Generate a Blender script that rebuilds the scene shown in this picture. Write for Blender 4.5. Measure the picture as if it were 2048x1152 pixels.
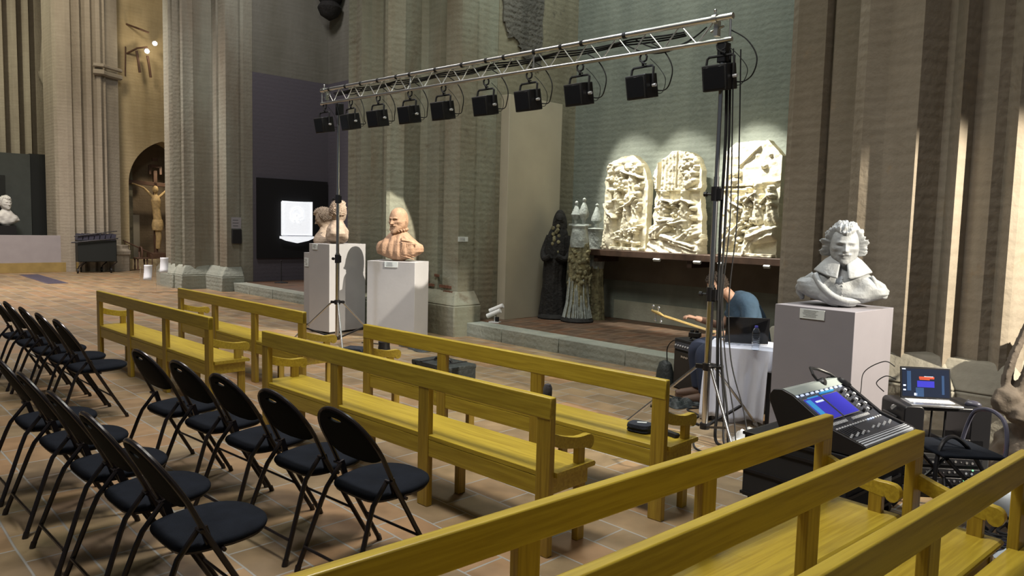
import bpy, bmesh, math, random
import numpy as np
from mathutils import Vector, Matrix, noise
PI = math.pi
D = bpy.data
SC = bpy.context.scene
COL = SC.collection
for o in list(D.objects): D.objects.remove(o)

# ------------------------------------------------------------------ camera
# The place is laid out along the nave: a runs along the nave, b across it into the side chapels.
ANG = math.radians(-45.7)
CA, SA = math.cos(ANG), math.sin(ANG)
def W(a, b, z=0.0): return Vector((a*CA - b*SA, a*SA + b*CA, z))
FPX, PITCH, ROLL, CAMZ = 1478.14, 0.08497, 0.02530, 1.7284
cam_d = D.cameras.new('camera'); cam = D.objects.new('camera', cam_d); COL.objects.link(cam)
cam_d.sensor_fit = 'HORIZONTAL'; cam_d.sensor_width = 36.0; cam_d.lens = FPX/2048*36.0
cam_d.clip_start = 0.05; cam_d.clip_end = 200
fw = Vector((0, math.cos(PITCH), -math.sin(PITCH))); rt = Vector((1, 0, 0)); up = rt.cross(fw)
R_ = rt*math.cos(ROLL) + up*math.sin(ROLL); U_ = -rt*math.sin(ROLL) + up*math.cos(ROLL)
cam.matrix_world = Matrix(((R_.x, U_.x, -fw.x, 0), (R_.y, U_.y, -fw.y, 0), (R_.z, U_.z, -fw.z, CAMZ), (0, 0, 0, 1)))
SC.camera = cam
# ------------------------------------------------------------------ colour and world
SC.view_settings.view_transform = 'Standard'; SC.view_settings.look = 'None'
SC.view_settings.gamma = 1.0; SC.view_settings.exposure = 0.0
SC.view_settings.use_curve_mapping = False
wd = D.worlds.new('world'); SC.world = wd; wd.use_nodes = True
bg = wd.node_tree.nodes['Background']; bg.inputs[0].default_value = (0.88, 0.92, 1.0, 1); bg.inputs[1].default_value = 0.085

def area(name, a, b, z, ta, tb, tz, size, power, col, size_y=None):
    l = D.lights.new(name, 'AREA'); l.energy = power; l.color = col; l.size = size
    if size_y: l.shape = 'RECTANGLE'; l.size_y = size_y
    o = D.objects.new(name, l); COL.objects.link(o); o.location = W(a, b, z)
    o.rotation_euler = (W(ta, tb, tz) - W(a, b, z)).to_track_quat('-Z', 'Y').to_euler()
    return o
def spot(name, a, b, z, ta, tb, tz, power, col, cone=40, blend=0.4, rad=0.04):
    l = D.lights.new(name, 'SPOT'); l.energy = power; l.color = col; l.spot_size = math.radians(cone)
    l.spot_blend = blend; l.shadow_soft_size = rad
    o = D.objects.new(name, l); COL.objects.link(o); o.location = W(a, b, z)
    o.rotation_euler = (W(ta, tb, tz) - W(a, b, z)).to_track_quat('-Z', 'Y').to_euler()
    return o
WARM = (1.0, 0.83, 0.58); NEUT = (1.0, 0.93, 0.82); COOL = (0.78, 0.88, 1.0); GREEN = (0.83, 1.0, 0.93)
def down(name, a, b, z, ta, tb, size, power, col, spread):
    o = area(name, a, b, z, ta, tb, 0, size, power, col); o.data.spread = math.radians(spread); return o
down('nave_light_near', -3.2, 1.6, 8.0, -2.6, 2.6, 1.3, 140, (1.0, .96, .90), 95)
down('nave_light_mid', -8.6, 3.4, 8.6, -8.3, 3.8, 1.6, 145, (1.0, .92, .88), 100)
down('nave_light_far', -19.0, 2.5, 9.0, -19.5, 4.0, 2.0, 560, (1.0, .89, .83), 110)
area('end_wall_light', -20.5, 4.5, 9.5, -26, 7.5, 4.0, 1.6, 235, (1.0, .86, .66))
spot('relief_light_left', -8.25, 8.1, 5.5, -7.25, 9.7, 2.05, 1350, (1.0, .955, .84), 31, .45, .025)
spot('relief_light_middle', -7.2, 8.0, 5.5, -6.28, 9.7, 2.08, 1350, (1.0, .955, .84), 31, .45, .025)
spot('relief_light_right', -6.1, 8.0, 5.5, -5.12, 9.7, 2.15, 2300, (1.0, .955, .84), 30, .45, .025)
spot('bust_light_middle', -5.0, 7.5, 5.0, -9.5, 6.3, 1.30, 3300, (1.0, .92, .78), 19, .12, .015)
spot('bust_light_right', 1.9, 6.1, 3.5, -2.1, 6.2, 1.0, 2900, (1.0, .90, .74), 42, .35, .03)
spot('bust_light_cool', -1.1, 6.2, 5.0, -2.35, 5.95, 1.5, 300, (.86, .93, 1.0), 24, .5, .03)
spot('table_light', -4.7, 4.6, 5.6, -3.35, 5.95, .5, 230, COOL, 15, .6, .05)
area('chapel_light', -6.4, 7.8, 9.5, -6.4, 9.9, 3.5, 1.4, 260, (.93, 1.0, .95))
area('left_chapel_fill', -13.5, 5.5, 9.5, -16.5, 9.5, 3.5, 1.2, 230, (1.0, .95, .95))  # unseen lamp added to brighten the dark chapel wall
area('pier_light', -5.0, 2.0, 8.5, -10.0, 7.2, 3.5, 1.2, 190, (.97, 1.0, .86))
area('near_pier_light', .6, 2.5, 8.5, -1.8, 7.0, 3.8, 1.4, 82, (1.0, .92, .84))
area('far_bay_fill', -26.5, 1.0, 8.5, -31, 5.6, 4.5, 1.4, 260, (1.0, .93, .70))  # added fill, lifts the far pier; no fitting modelled
spot('pedestal_fill', -8.3, 3.0, 4.9, -9.0, 6.4, .8, 330, COOL, 22, .6, .1)

# ------------------------------------------------------------------ materials
MATS = {}
def mat(name, col, rough=0.6, metal=0.0, bump=0.0, bscale=30, var=0.0, vscale=4, emit=None, es=0, alpha=None, trans=0, spec=0.5, ior=1.45, coat=0):
    if name in MATS: return MATS[name]
    m = D.materials.new(name); m.use_nodes = True; n = m.node_tree.nodes; L = m.node_tree.links
    b = n['Principled BSDF']; b.inputs['Base Color'].default_value = (*col, 1); b.inputs['Roughness'].default_value = rough
    b.inputs['Metallic'].default_value = metal; b.inputs['Specular IOR Level'].default_value = spec; b.inputs['IOR'].default_value = ior
    b.inputs['Coat Weight'].default_value = coat
    if trans: b.inputs['Transmission Weight'].default_value = trans
    if alpha is not None: b.inputs['Alpha'].default_value = alpha
    if emit: b.inputs['Emission Color'].default_value = (*emit, 1); b.inputs['Emission Strength'].default_value = es
    tc = n.new('ShaderNodeTexCoord')
    if var:
        t = n.new('ShaderNodeTexNoise'); t.inputs['Scale'].default_value = vscale; t.inputs['Detail'].default_value = 6
        L.new(tc.outputs['Object'], t.inputs['Vector'])
        r = n.new('ShaderNodeValToRGB'); r.color_ramp.elements[0].position = .3; r.color_ramp.elements[1].position = .7
        r.color_ramp.elements[0].color = (*[c*(1-var) for c in col], 1); r.color_ramp.elements[1].color = (*[min(1, c*(1+var)) for c in col], 1)
        L.new(t.outputs['Fac'], r.inputs[0]); L.new(r.outputs[0], b.inputs['Base Color'])
    if bump:
        t2 = n.new('ShaderNodeTexNoise'); t2.inputs['Scale'].default_value = bscale; t2.inputs['Detail'].default_value = 5
        L.new(tc.outputs['Object'], t2.inputs['Vector'])
        bp = n.new('ShaderNodeBump'); bp.inputs['Strength'].default_value = bump; bp.inputs['Distance'].default_value = .02
        L.new(t2.outputs['Fac'], bp.inputs['Height']); L.new(bp.outputs[0], b.inputs['Normal'])
    MATS[name] = m; return m

def plaster(name, col, col2, course=.33, bump=.32, stain=None, split=None):
    """lime-washed brick: blotchy paint over faint courses; split=(z, colour) paints the wall below a height"""
    m = D.materials.new(name); m.use_nodes = True; n = m.node_tree.nodes; L = m.node_tree.links
    b = n['Principled BSDF']; b.inputs['Roughness'].default_value = .9; b.inputs['Specular IOR Level'].default_value = .15
    tc = n.new('ShaderNodeTexCoord')
    t = n.new('ShaderNodeTexNoise'); t.inputs['Scale'].default_value = 1.1; t.inputs['Detail'].default_value = 9; t.inputs['Roughness'].default_value = .62
    m0 = n.new('ShaderNodeMapping'); m0.inputs['Scale'].default_value = (1.5, 1.5, .28); L.new(tc.outputs['Object'], m0.inputs['Vector']); L.new(m0.outputs[0], t.inputs['Vector'])
    r = n.new('ShaderNodeValToRGB'); r.color_ramp.elements[0].position = .34; r.color_ramp.elements[1].position = .66
    r.color_ramp.elements[0].color = (*col, 1); r.color_ramp.elements[1].color = (*col2, 1); L.new(t.outputs['Fac'], r.inputs[0])
    out = r.outputs[0]
    mp = n.new('ShaderNodeMapping'); mp.inputs['Scale'].default_value = (1.4, 1.4, 11); L.new(tc.outputs['Object'], mp.inputs['Vector'])
    t2 = n.new('ShaderNodeTexNoise'); t2.inputs['Scale'].default_value = 1.3; t2.inputs['Detail'].default_value = 5; L.new(mp.outputs[0], t2.inputs['Vector'])
    mx = n.new('ShaderNodeMixRGB'); mx.blend_type = 'OVERLAY'; mx.inputs[0].default_value = .15; L.new(out, mx.inputs[1]); L.new(t2.outputs['Fac'], mx.inputs[2]); out = mx.outputs[0]
    if split:
        sx = n.new('ShaderNodeSeparateXYZ'); L.new(tc.outputs['Object'], sx.inputs[0])
        mth = n.new('ShaderNodeMath'); mth.operation = 'LESS_THAN'; mth.inputs[1].default_value = split[0]; L.new(sx.outputs['Z'], mth.inputs[0])
        m3 = n.new('ShaderNodeMixRGB'); m3.inputs[2].default_value = (*split[1], 1); L.new(mth.outputs[0], m3.inputs[0]); L.new(out, m3.inputs[1]); out = m3.outputs[0]
    if stain:
        t3 = n.new('ShaderNodeTexNoise'); t3.inputs['Scale'].default_value = 2.4; t3.inputs['Detail'].default_value = 10; t3.inputs['Roughness'].default_value = .7
        L.new(tc.outputs['Object'], t3.inputs['Vector'])
        r3 = n.new('ShaderNodeValToRGB'); r3.color_ramp.elements[0].position = .60; r3.color_ramp.elements[1].position = .70; L.new(t3.outputs['Fac'], r3.inputs[0])
        m4 = n.new('ShaderNodeMixRGB'); m4.inputs[2].default_value = (*stain, 1); L.new(r3.outputs[0], m4.inputs[0]); L.new(out, m4.inputs[1]); out = m4.outputs[0]
    L.new(out, b.inputs['Base Color'])
    w = n.new('ShaderNodeTexWave'); w.bands_direction = 'Z'; w.inputs['Scale'].default_value = 3.4; w.inputs['Distortion'].default_value = 1.6; w.inputs['Detail'].default_value = 3
    L.new(tc.outputs['Object'], w.inputs['Vector'])
    t4 = n.new('ShaderNodeTexNoise'); t4.inputs['Scale'].default_value = 16; t4.inputs['Detail'].default_value = 8; L.new(tc.outputs['Object'], t4.inputs['Vector'])
    m5 = n.new('ShaderNodeMixRGB'); m5.inputs[0].default_value = .86; L.new(w.outputs['Fac'], m5.inputs[1]); L.new(t4.outputs['Fac'], m5.inputs[2])
    bp = n.new('ShaderNodeBump'); bp.inputs['Strength'].default_value = bump; bp.inputs['Distance'].default_value = .04
    L.new(m5.outputs[0], bp.inputs['Height']); L.new(bp.outputs[0], b.inputs['Normal'])
    MATS[name] = m; return m

def tiles(name, c1, c2, mortar, bw, bh, msize=.012, rough=.45, rot=ANG, sq=1.0):
    m = D.materials.new(name); m.use_nodes = True; n = m.node_tree.nodes; L = m.node_tree.links
    b = n['Principled BSDF']
    tc = n.new('ShaderNodeTexCoord'); mp = n.new('ShaderNodeMapping'); mp.inputs['Rotation'].default_value = (0, 0, -rot)
    L.new(tc.outputs['Object'], mp.inputs['Vector'])
    tn = n.new('ShaderNodeTexNoise'); tn.inputs['Scale'].default_value = 1.3; L.new(mp.outputs[0], tn.inputs['Vector'])
    va = n.new('ShaderNodeVectorMath'); va.operation = 'MULTIPLY_ADD'; va.inputs[1].default_value = (.03, .03, 0)
    L.new(tn.outputs['Color'], va.inputs[0]); L.new(mp.outputs[0], va.inputs[2])
    br = n.new('ShaderNodeTexBrick'); br.inputs['Scale'].default_value = 1; br.inputs['Brick Width'].default_value = bw; br.inputs['Row Height'].default_value = bh
    br.inputs['Mortar Size'].default_value = msize; br.inputs['Mortar Smooth'].default_value = .6; br.inputs['Bias'].default_value = 0.0
    br.offset = .5; br.squash = sq; br.squash_frequency = 3
    br.inputs['Color1'].default_value = (0, 0, 0, 1); br.inputs['Color2'].default_value = (1, 1, 1, 1); br.inputs['Mortar'].default_value = (0, 0, 0, 1)
    L.new(va.outputs[0], br.inputs['Vector'])
    ramp = n.new('ShaderNodeValToRGB'); cr = ramp.color_ramp
    cr.elements[0].position = 0; cr.elements[0].color = (*c1, 1); cr.elements[1].position = 1; cr.elements[1].color = (*c2, 1)
    e = cr.elements.new(.35); e.color = (c1[0]*1.2, c1[1]*1.28, c1[2]*1.3, 1)
    e = cr.elements.new(.68); e.color = (c2[0]*1.0, c2[1]*.80, c2[2]*.74, 1)
    L.new(br.outputs['Color'], ramp.inputs[0])
    t = n.new('ShaderNodeTexNoise'); t.inputs['Scale'].default_value = 5; t.inputs['Detail'].default_value = 8; L.new(tc.outputs['Object'], t.inputs['Vector'])
    mx = n.new('ShaderNodeMixRGB'); mx.blend_type = 'OVERLAY'; mx.inputs[0].default_value = .55; L.new(ramp.outputs[0], mx.inputs[1]); L.new(t.outputs['Fac'], mx.inputs[2])
    mm = n.new('ShaderNodeMixRGB'); mm.inputs[2].default_value = (*mortar, 1); L.new(br.outputs['Fac'], mm.inputs[0]); L.new(mx.outputs[0], mm.inputs[1])
    L.new(mm.outputs[0], b.inputs['Base Color'])
    rr = n.new('ShaderNodeMapRange'); rr.inputs['To Min'].default_value = rough-.08; rr.inputs['To Max'].default_value = rough+.22
    L.new(t.outputs['Fac'], rr.inputs['Value']); L.new(rr.outputs[0], b.inputs['Roughness'])
    t2 = n.new('ShaderNodeTexNoise'); t2.inputs['Scale'].default_value = 9; t2.inputs['Detail'].default_value = 4; L.new(tc.outputs['Object'], t2.inputs['Vector'])
    sb = n.new('ShaderNodeMath'); sb.operation = 'SUBTRACT'; L.new(t2.outputs['Fac'], sb.inputs[0]); L.new(br.outputs['Fac'], sb.inputs[1])
    bp = n.new('ShaderNodeBump'); bp.inputs['Strength'].default_value = .35; bp.inputs['Distance'].default_value = .008
    L.new(sb.outputs[0], bp.inputs['Height']); L.new(bp.outputs[0], b.inputs['Normal'])
    MATS[name] = m; return m

def wood(name, c1, c2, rough=.38, axis='X'):
    m = D.materials.new(name); m.use_nodes = True; n = m.node_tree.nodes; L = m.node_tree.links
    b = n['Principled BSDF']; b.inputs['Roughness'].default_value = rough; b.inputs['Coat Weight'].default_value = .12; b.inputs['Coat Roughness'].default_value = .3
    tc = n.new('ShaderNodeTexCoord'); mp = n.new('ShaderNodeMapping')
    mp.inputs['Scale'].default_value = {'X': (1.6, 34, 34), 'Y': (34, 1.6, 34), 'Z': (34, 34, 1.6)}[axis]
    L.new(tc.outputs['Object'], mp.inputs['Vector'])
    t = n.new('ShaderNodeTexNoise'); t.inputs['Scale'].default_value = 1.6; t.inputs['Detail'].default_value = 8; t.inputs['Distortion'].default_value = .6
    L.new(mp.outputs[0], t.inputs['Vector'])
    r = n.new('ShaderNodeValToRGB'); r.color_ramp.elements[0].position = .34; r.color_ramp.elements[1].position = .62
    r.color_ramp.elements[0].color = (*c1, 1); r.color_ramp.elements[1].color = (*c2, 1); L.new(t.outputs['Fac'], r.inputs[0]); L.new(r.outputs[0], b.inputs['Base Color'])
    bp = n.new('ShaderNodeBump'); bp.inputs['Strength'].default_value = .12; bp.inputs['Distance'].default_value = .005
    L.new(t.outputs['Fac'], bp.inputs['Height']); L.new(bp.outputs[0], b.inputs['Normal'])
    MATS[name] = m; return m

floor_m = tiles('terracotta_floor', (.178, .121, .066), (.262, .196, .106), (.26, .255, .235), .38, .26, .008)
plat_m = tiles('platform_tile', (.085, .05, .03), (.125, .075, .042), (.19, .14, .10), .17, .42, .010)
grey_stone = plaster('pale_stone', (.23, .25, .215), (.31, .325, .275), bump=.5)
pier_c = plaster('pier_plaster_green', (.178, .152, .108), (.232, .242, .190), stain=(.15, .13, .095))
pier_l = plaster('pier_plaster_grey', (.182, .158, .118), (.258, .258, .208))
pier_r = plaster('pier_plaster_brown', (.190, .160, .120), (.270, .235, .185), stain=(.26, .205, .14))
pier_f = plaster('pier_plaster_warm', (.27, .235, .185), (.36, .325, .26))
wall_g = plaster('wall_green_grey', (.155, .172, .150), (.220, .240, .205), bump=.3)
wall_o = plaster('wall_olive', (.165, .152, .108), (.23, .215, .155), stain=(.08, .075, .062))
wall_y = plaster('wall_ochre', (.34, .27, .15), (.44, .36, .22))
wall_d = plaster('wall_dark', (.135, .130, .105), (.175, .170, .145), bump=.2, split=(5.2, (.100, .092, .108)))
wood_y = wood('varnished_yellow_oak', (.345, .240, .020), (.47, .345, .034))
wood_z = wood('varnished_oak_upright', (.27, .170, .016), (.40, .272, .028), axis='Z')
wood_d = mat('dark_stained_beam', (.050, .028, .018), .55, var=.35, vscale=9)
M_black = mat('black_plastic', (.010, .010, .012), .38)
M_blackm = mat('matt_black', (.012, .012, .013), .75)
M_chairp = mat('chair_back_plastic', (.0055, .007, .007), .72, spec=.1)
M_chairf = mat('chair_fabric', (.0065, .0085, .0135), .9, spec=.15, bump=.3, bscale=300, var=.25, vscale=12)
M_tube = mat('black_enamel_tube', (.012, .009, .009), .25)
M_alu = mat('brushed_aluminium', (.62, .63, .62), .34, 1.0, bump=.05, bscale=60)
M_chrome = mat('chrome_tube', (.62, .62, .62), .18, 1.0)
M_brace = mat('aluminium_brace', (.75, .76, .75), .32, 1.0)
M_ped = mat('painted_pedestal', (.235, .222, .243), .55, bump=.05, bscale=20, var=.03)
M_pedl = mat('pale_painted_pedestal', (.37, .36, .365), .55, bump=.05, bscale=20, var=.03)
M_pedw = mat('pedestal_white', (.62, .61, .60), .55)
M_card = mat('pale_label_card', (.62, .66, .66), .5)
M_ink = mat('label_ink', (.10, .10, .11), .6)
M_terra = mat('terracotta_bust', (.36, .22, .138), .75, bump=.35, bscale=60, var=.18, vscale=14)
M_terral = mat('weathered_terracotta', (.40, .31, .24), .8, bump=.35, bscale=60, var=.2, vscale=12)
M_marble = mat('grey_marble', (.30, .315, .325), .55, bump=.25, bscale=40, var=.16, vscale=9)
M_marblew = mat('white_marble', (.72, .72, .69), .5, bump=.1)
M_relief = mat('cream_relief_stone', (.70, .65, .50), .8, bump=.35, bscale=45, var=.10, vscale=8)
M_dark = mat('charred_stone', (.011, .010, .009), .85, bump=.9, bscale=22, var=.5, vscale=10)
M_moss = mat('encrusted_stone', (.17, .155, .085), .9, bump=1.0, bscale=26, var=.6, vscale=13)
M_pale = mat('limewashed_stone', (.30, .33, .31), .85, bump=.8, bscale=20, var=.3, vscale=12)
M_brownp = mat('brown_wall_panel', (.13, .108, .080), .8, var=.2, vscale=3)
M_board = mat('beige_display_board', (.37, .335, .255), .7, var=.06, vscale=2)
M_cloth = mat('white_tablecloth', (.66, .68, .78), .8, bump=.1, bscale=30)
M_screenb = mat('dark_screen', (.015, .017, .022), .12)
M_skin = mat('skin', (.45, .27, .19), .55)
M_hair = mat('dark_brown_hair', (.035, .022, .014), .6, bump=.5, bscale=120)
M_shirt = mat('blue_tshirt', (.045, .085, .135), .85, bump=.2, bscale=40, var=.2, vscale=9)
M_jean = mat('blue_jeans', (.03, .04, .075), .85)
M_maple = mat('maple_neck', (.55, .40, .15), .4)
M_gloss = mat('black_gloss', (.01, .01, .011), .12)
M_ltgrey = mat('light_grey_plastic', (.55, .56, .58), .4)
M_white = mat('white_plastic', (.75, .75, .74), .4)
M_silver = mat('silver_edge', (.68, .70, .74), .25, .9)
M_panelk = mat('console_face', (.040, .043, .055), .35)
M_lip = mat('pale_metal_lip', (.50, .53, .58), .35)
M_blue = mat('blue_display', (.02, .02, .2), .3, emit=(.028, .028, .42), es=.8)
M_cyan = mat('cyan_display', (.02, .2, .3), .3, emit=(.04, .22, .62), es=.7)
M_wdisp = mat('white_display', (.6, .7, .9), .3, emit=(.6, .7, .95), es=.55)
M_red = mat('red_lamp', (.5, .02, .05), .3, emit=(1.0, .02, .08), es=1.1)
M_orange = mat('orange_display', (.3, .05, .02), .3, emit=(.45, .07, .05), es=.5)
M_grn = mat('green_lamp', (.05, .3, .1), .3, emit=(.3, 1.0, .45), es=1.2)
M_lap = mat('laptop_display', (.004, .006, .014), .6, spec=.1, emit=(.008, .016, .035), es=.8)
M_bulb = mat('lit_lamp', (1, .95, .85), .3, emit=(1, .93, .78), es=14)
M_glass = mat('clear_acrylic', (.95, .97, 1), .05, trans=1.0, ior=1.2, alpha=.45)
M_bottle = mat('clear_plastic_bottle', (.90, .94, 1), .06, trans=1.0, ior=1.15)
M_cap = mat('blue_cap', (.08, .08, .45), .4)
M_trunk = mat('black_vinyl', (.024, .030, .030), .55, bump=.5, bscale=25, var=.3, vscale=8)
M_mat = mat('floor_grille', (.13, .115, .16), .6, bump=.8, bscale=90)
M_booth = mat('booth_grey', (.055, .065, .06), .7, var=.1)
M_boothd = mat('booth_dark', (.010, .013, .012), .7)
M_barr = mat('painted_partition', (.34, .315, .325), .6, var=.05)
M_basey = mat('ochre_wood_base', (.32, .23, .08), .5, var=.15)
M_wood2 = mat('old_dark_wood', (.10, .055, .035), .6, var=.3)
M_figure = mat('carved_wood_figure', (.50, .36, .17), .6, bump=.4, bscale=50, var=.25, vscale=12)
M_lit = mat('lit_tablet_emissive', (.8, .8, .82), .6, emit=(.93, .96, 1.0), es=.75, bump=.6, bscale=18)  # emission stands in for light falling on the stone tablet
M_blackpanel = mat('black_felt_panel', (.006, .006, .007), .9)
M_brick = mat('exposed_brick', (.14, .065, .04), .9, bump=.6, bscale=30, var=.3, vscale=20)
M_drape = mat('brown_stone_drapery', (.085, .068, .052), .85, bump=.3, bscale=30, var=.2, vscale=9)
M_paper = mat('printed_leaflet', (.75, .78, .82), .5)
M_purple = mat('dark_purple_cover', (.045, .045, .07), .8, bump=.3, bscale=30)
M_lime = mat('lime_seat', (.4, .35, .02), .5)

# ------------------------------------------------------------------ mesh helpers
def rotm(rx=0, ry=0, rz=0):
    return Matrix.Rotation(rz, 4, 'Z') @ Matrix.Rotation(ry, 4, 'Y') @ Matrix.Rotation(rx, 4, 'X')
class MB:
    def __init__(s): s.v = []; s.f = []
    def add(s, vs, fs, M=None):
        o = len(s.v)
        for p in vs:
            p = Vector(p)
            s.v.append(M @ p if M else p)
        s.f += [[i+o for i in f] for f in fs]; return s
    def box(s, c, d, M=None, top=1.0, taper_y=None):
        x, y, z = d[0]/2, d[1]/2, d[2]/2; t = top; ty = t if taper_y is None else taper_y
        vs = [(-x, -y, -z), (x, -y, -z), (x, y, -z), (-x, y, -z), (-x*t, -y*ty, z), (x*t, -y*ty, z), (x*t, y*ty, z), (-x*t, y*ty, z)]
        T = Matrix.Translation(Vector(c)); T = T @ M if M else T
        return s.add(vs, [(0, 3, 2, 1), (4, 5, 6, 7), (0, 1, 5, 4), (1, 2, 6, 5), (2, 3, 7, 6), (3, 0, 4, 7)], T)
    def rbox(s, c, d, r=.01, M=None, n=3):
        """box with rounded vertical-plane corners in x,z (extruded in y)"""
        x, z = d[0]/2, d[2]/2; pts = []
        for cx, cz, a0 in ((x-r, z-r, 0), (-x+r, z-r, 90), (-x+r, -z+r, 180), (x-r, -z+r, 270)):
            for k in range(n+1):
                a = math.radians(a0 + 90*k/n); pts.append((cx+r*math.cos(a), cz+r*math.sin(a)))
        T = Matrix.Translation(Vector(c)); T = T @ M if M else T
        N = len(pts); y = d[1]/2
        vs = [(p[0], -y, p[1]) for p in pts] + [(p[0], y, p[1]) for p in pts]
        fs = [list(range(N)), list(range(2*N-1, N-1, -1))] + [(i, i+N, (i+1) % N+N, (i+1) % N) for i in range(N)]
        return s.add(vs, fs, T)
    def tube(s, pts, r, n=10, closed=False, rs=None, cap=True, flat=1.0):
        pts = [Vector(p) for p in pts]; N = len(pts); vs = []; fs = []
        tang = []
        for i in range(N):
            a = pts[(i-1) % N] if (closed or i) else pts[i]; b = pts[(i+1) % N] if (closed or i < N-1) else pts[i]
            t = (b-a); tang.append(t.normalized() if t.length > 1e-9 else Vector((0, 0, 1)))
        ref = Vector((0, 0, 1)) if abs(tang[0].z) < .9 else Vector((1, 0, 0))
        nrm = (ref - tang[0]*ref.dot(tang[0])).normalized()
        for i in range(N):
            nrm = nrm - tang[i]*nrm.dot(tang[i])
            nrm = nrm.normalized() if nrm.length > 1e-6 else tang[i].orthogonal().normalized()
            bn = tang[i].cross(nrm); rr = rs[i] if rs else r
            for k in range(n):
                a = 2*PI*k/n; vs.append(pts[i] + nrm*math.cos(a)*rr*flat + bn*math.sin(a)*rr)
        M_ = N if closed else N-1
        for i in range(M_):
            j = (i+1) % N
            for k in range(n): fs.append((i*n+k, i*n+(k+1) % n, j*n+(k+1) % n, j*n+k))
        if not closed and cap: fs.append(list(range(n-1, -1, -1))); fs.append([(N-1)*n+k for k in range(n)])
        return s.add(vs, fs)
    def cyl(s, p0, p1, r, n=14, r2=None): return s.tube([p0, p1], r, n, rs=[r, r if r2 is None else r2])
    def lathe(s, prof, n=24, M=None, sx=1.0, sy=1.0):
        vs = []; fs = []
        for r, z in prof:
            for k in range(n): a = 2*PI*k/n; vs.append((r*math.cos(a)*sx, r*math.sin(a)*sy, z))
        for i in range(len(prof)-1):
            for k in range(n): fs.append((i*n+k, i*n+(k+1) % n, (i+1)*n+(k+1) % n, (i+1)*n+k))
        fs.append(list(range(n-1, -1, -1))); fs.append([(len(prof)-1)*n+k for k in range(n)])
        return s.add(vs, fs, M)
    def prism(s, poly, z0, z1, poly2=None, M=None):
        p2 = poly2 or poly; N = len(poly)
        vs = [(p[0], p[1], z0) for p in poly] + [(p[0], p[1], z1) for p in p2]
        fs = [list(range(N-1, -1, -1)), list(range(N, 2*N))] + [(i, (i+1) % N, (i+1) % N+N, i+N) for i in range(N)]
        return s.add(vs, fs, M)
    def loft(s, rings, cap=True, M=None):
        n = len(rings[0]); vs = [p for r in rings for p in r]; fs = []
        for i in range(len(rings)-1):
            for k in range(n): fs.append((i*n+k, i*n+(k+1) % n, (i+1)*n+(k+1) % n, (i+1)*n+k))
        if cap: fs.append(list(range(n-1, -1, -1))); fs.append([(len(rings)-1)*n+k for k in range(n)])
        return s.add(vs, fs, M)
    def ball(s, c, r, n=14, m=9, sc=(1, 1, 1), M=None):
        vs = [(0, 0, -1)]; fs = []
        for i in range(1, m):
            t = PI*i/m
            for k in range(n): a = 2*PI*k/n; vs.append((math.sin(t)*math.cos(a), math.sin(t)*math.sin(a), -math.cos(t)))
        vs.append((0, 0, 1)); L = len(vs)-1
        for k in range(n): fs.append((0, 1+(k+1) % n, 1+k)); fs.append((L, L-n+k, L-n+(k+1) % n))
        for i in range(m-2):
            for k in range(n): a = 1+i*n; fs.append((a+k, a+(k+1) % n, a+n+(k+1) % n, a+n+k))
        T = Matrix.Translation(Vector(c))
        if M: T = T @ M
        vs = [(x*r*sc[0], y*r*sc[1], z*r*sc[2]) for x, y, z in vs]
        return s.add(vs, fs, T)
    def grid(s, P):
        h = len(P); w = len(P[0]); vs = [p for r in P for p in r]
        fs = [(i*w+j, i*w+j+1, (i+1)*w+j+1, (i+1)*w+j) for i in range(h-1) for j in range(w-1)]
        return s.add(vs, fs)
    def mesh(s, name, m, smooth=True, ang=35):
        me = D.meshes.new(name); me.from_pydata([tuple(p) for p in s.v], [], s.f); me.validate()
        bm = bmesh.new(); bm.from_mesh(me); bmesh.ops.recalc_face_normals(bm, faces=bm.faces); bm.to_mesh(me); bm.free()
        if smooth:
            for p in me.polygons: p.use_smooth = True
            me.set_sharp_from_angle(angle=math.radians(ang))
        me.materials.append(m); me.update(); return me
    def build(s, name, m, parent=None, smooth=True, bevel=0, ang=35):
        o = D.objects.new(name, s.mesh(name, m, smooth, ang)); COL.objects.link(o)
        if parent: o.parent = parent
        if bevel:
            b = o.modifiers.new('bevel', 'BEVEL'); b.width = bevel; b.segments = 2; b.limit_method = 'ANGLE'
        return o
def tag(o, label=None, cat=None, group=None, kind=None):
    if label: o['label'] = label
    if cat: o['category'] = cat
    if group: o['group'] = group
    if kind: o['kind'] = kind
    return o
def thing(name, label, cat, loc=(0, 0, 0), yaw=0.0, group=None, world=False):
    """loc in nave coordinates (a, b, z), yaw measured from the nave axis"""
    o = D.objects.new(name, None); COL.objects.link(o); o.empty_display_size = .1
    o.location = Vector(loc) if world else W(*loc); o.rotation_euler = (0, 0, ANG + yaw)
    return tag(o, label, cat, group)
def dup(root, loc, yaw, label=None):
    r = root.copy(); COL.objects.link(r); r.location = W(*loc); r.rotation_euler = (0, 0, ANG + yaw)
    if label: r['label'] = label
    for ch in list(root.children):
        c = ch.copy(); COL.objects.link(c); c.parent = r
        for g in list(ch.children):
            d = g.copy(); COL.objects.link(d); d.parent = c
    return r
def place(o, a, b, z=0, yaw=0.0): o.location = W(a, b, z); o.rotation_euler = (0, 0, ANG + yaw); return o
def arc(p0, p1, sag, n=12):
    p0 = Vector(p0); p1 = Vector(p1)
    return [p0.lerp(p1, i/n) - Vector((0, 0, sag*4*(i/n)*(1-i/n))) for i in range(n+1)]
def spline(ps, n=8):
    ps = [Vector(p) for p in ps]; q = [ps[0]] + ps + [ps[-1]]; out = []
    for i in range(1, len(q)-2):
        for k in range(n):
            t = k/n; a, b, c, d = q[i-1], q[i], q[i+1], q[i+2]
            out.append(.5*((2*b)+(c-a)*t+(2*a-5*b+4*c-d)*t*t+(3*b-a-3*c+d)*t**3))
    return out + [ps[-1]]
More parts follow.
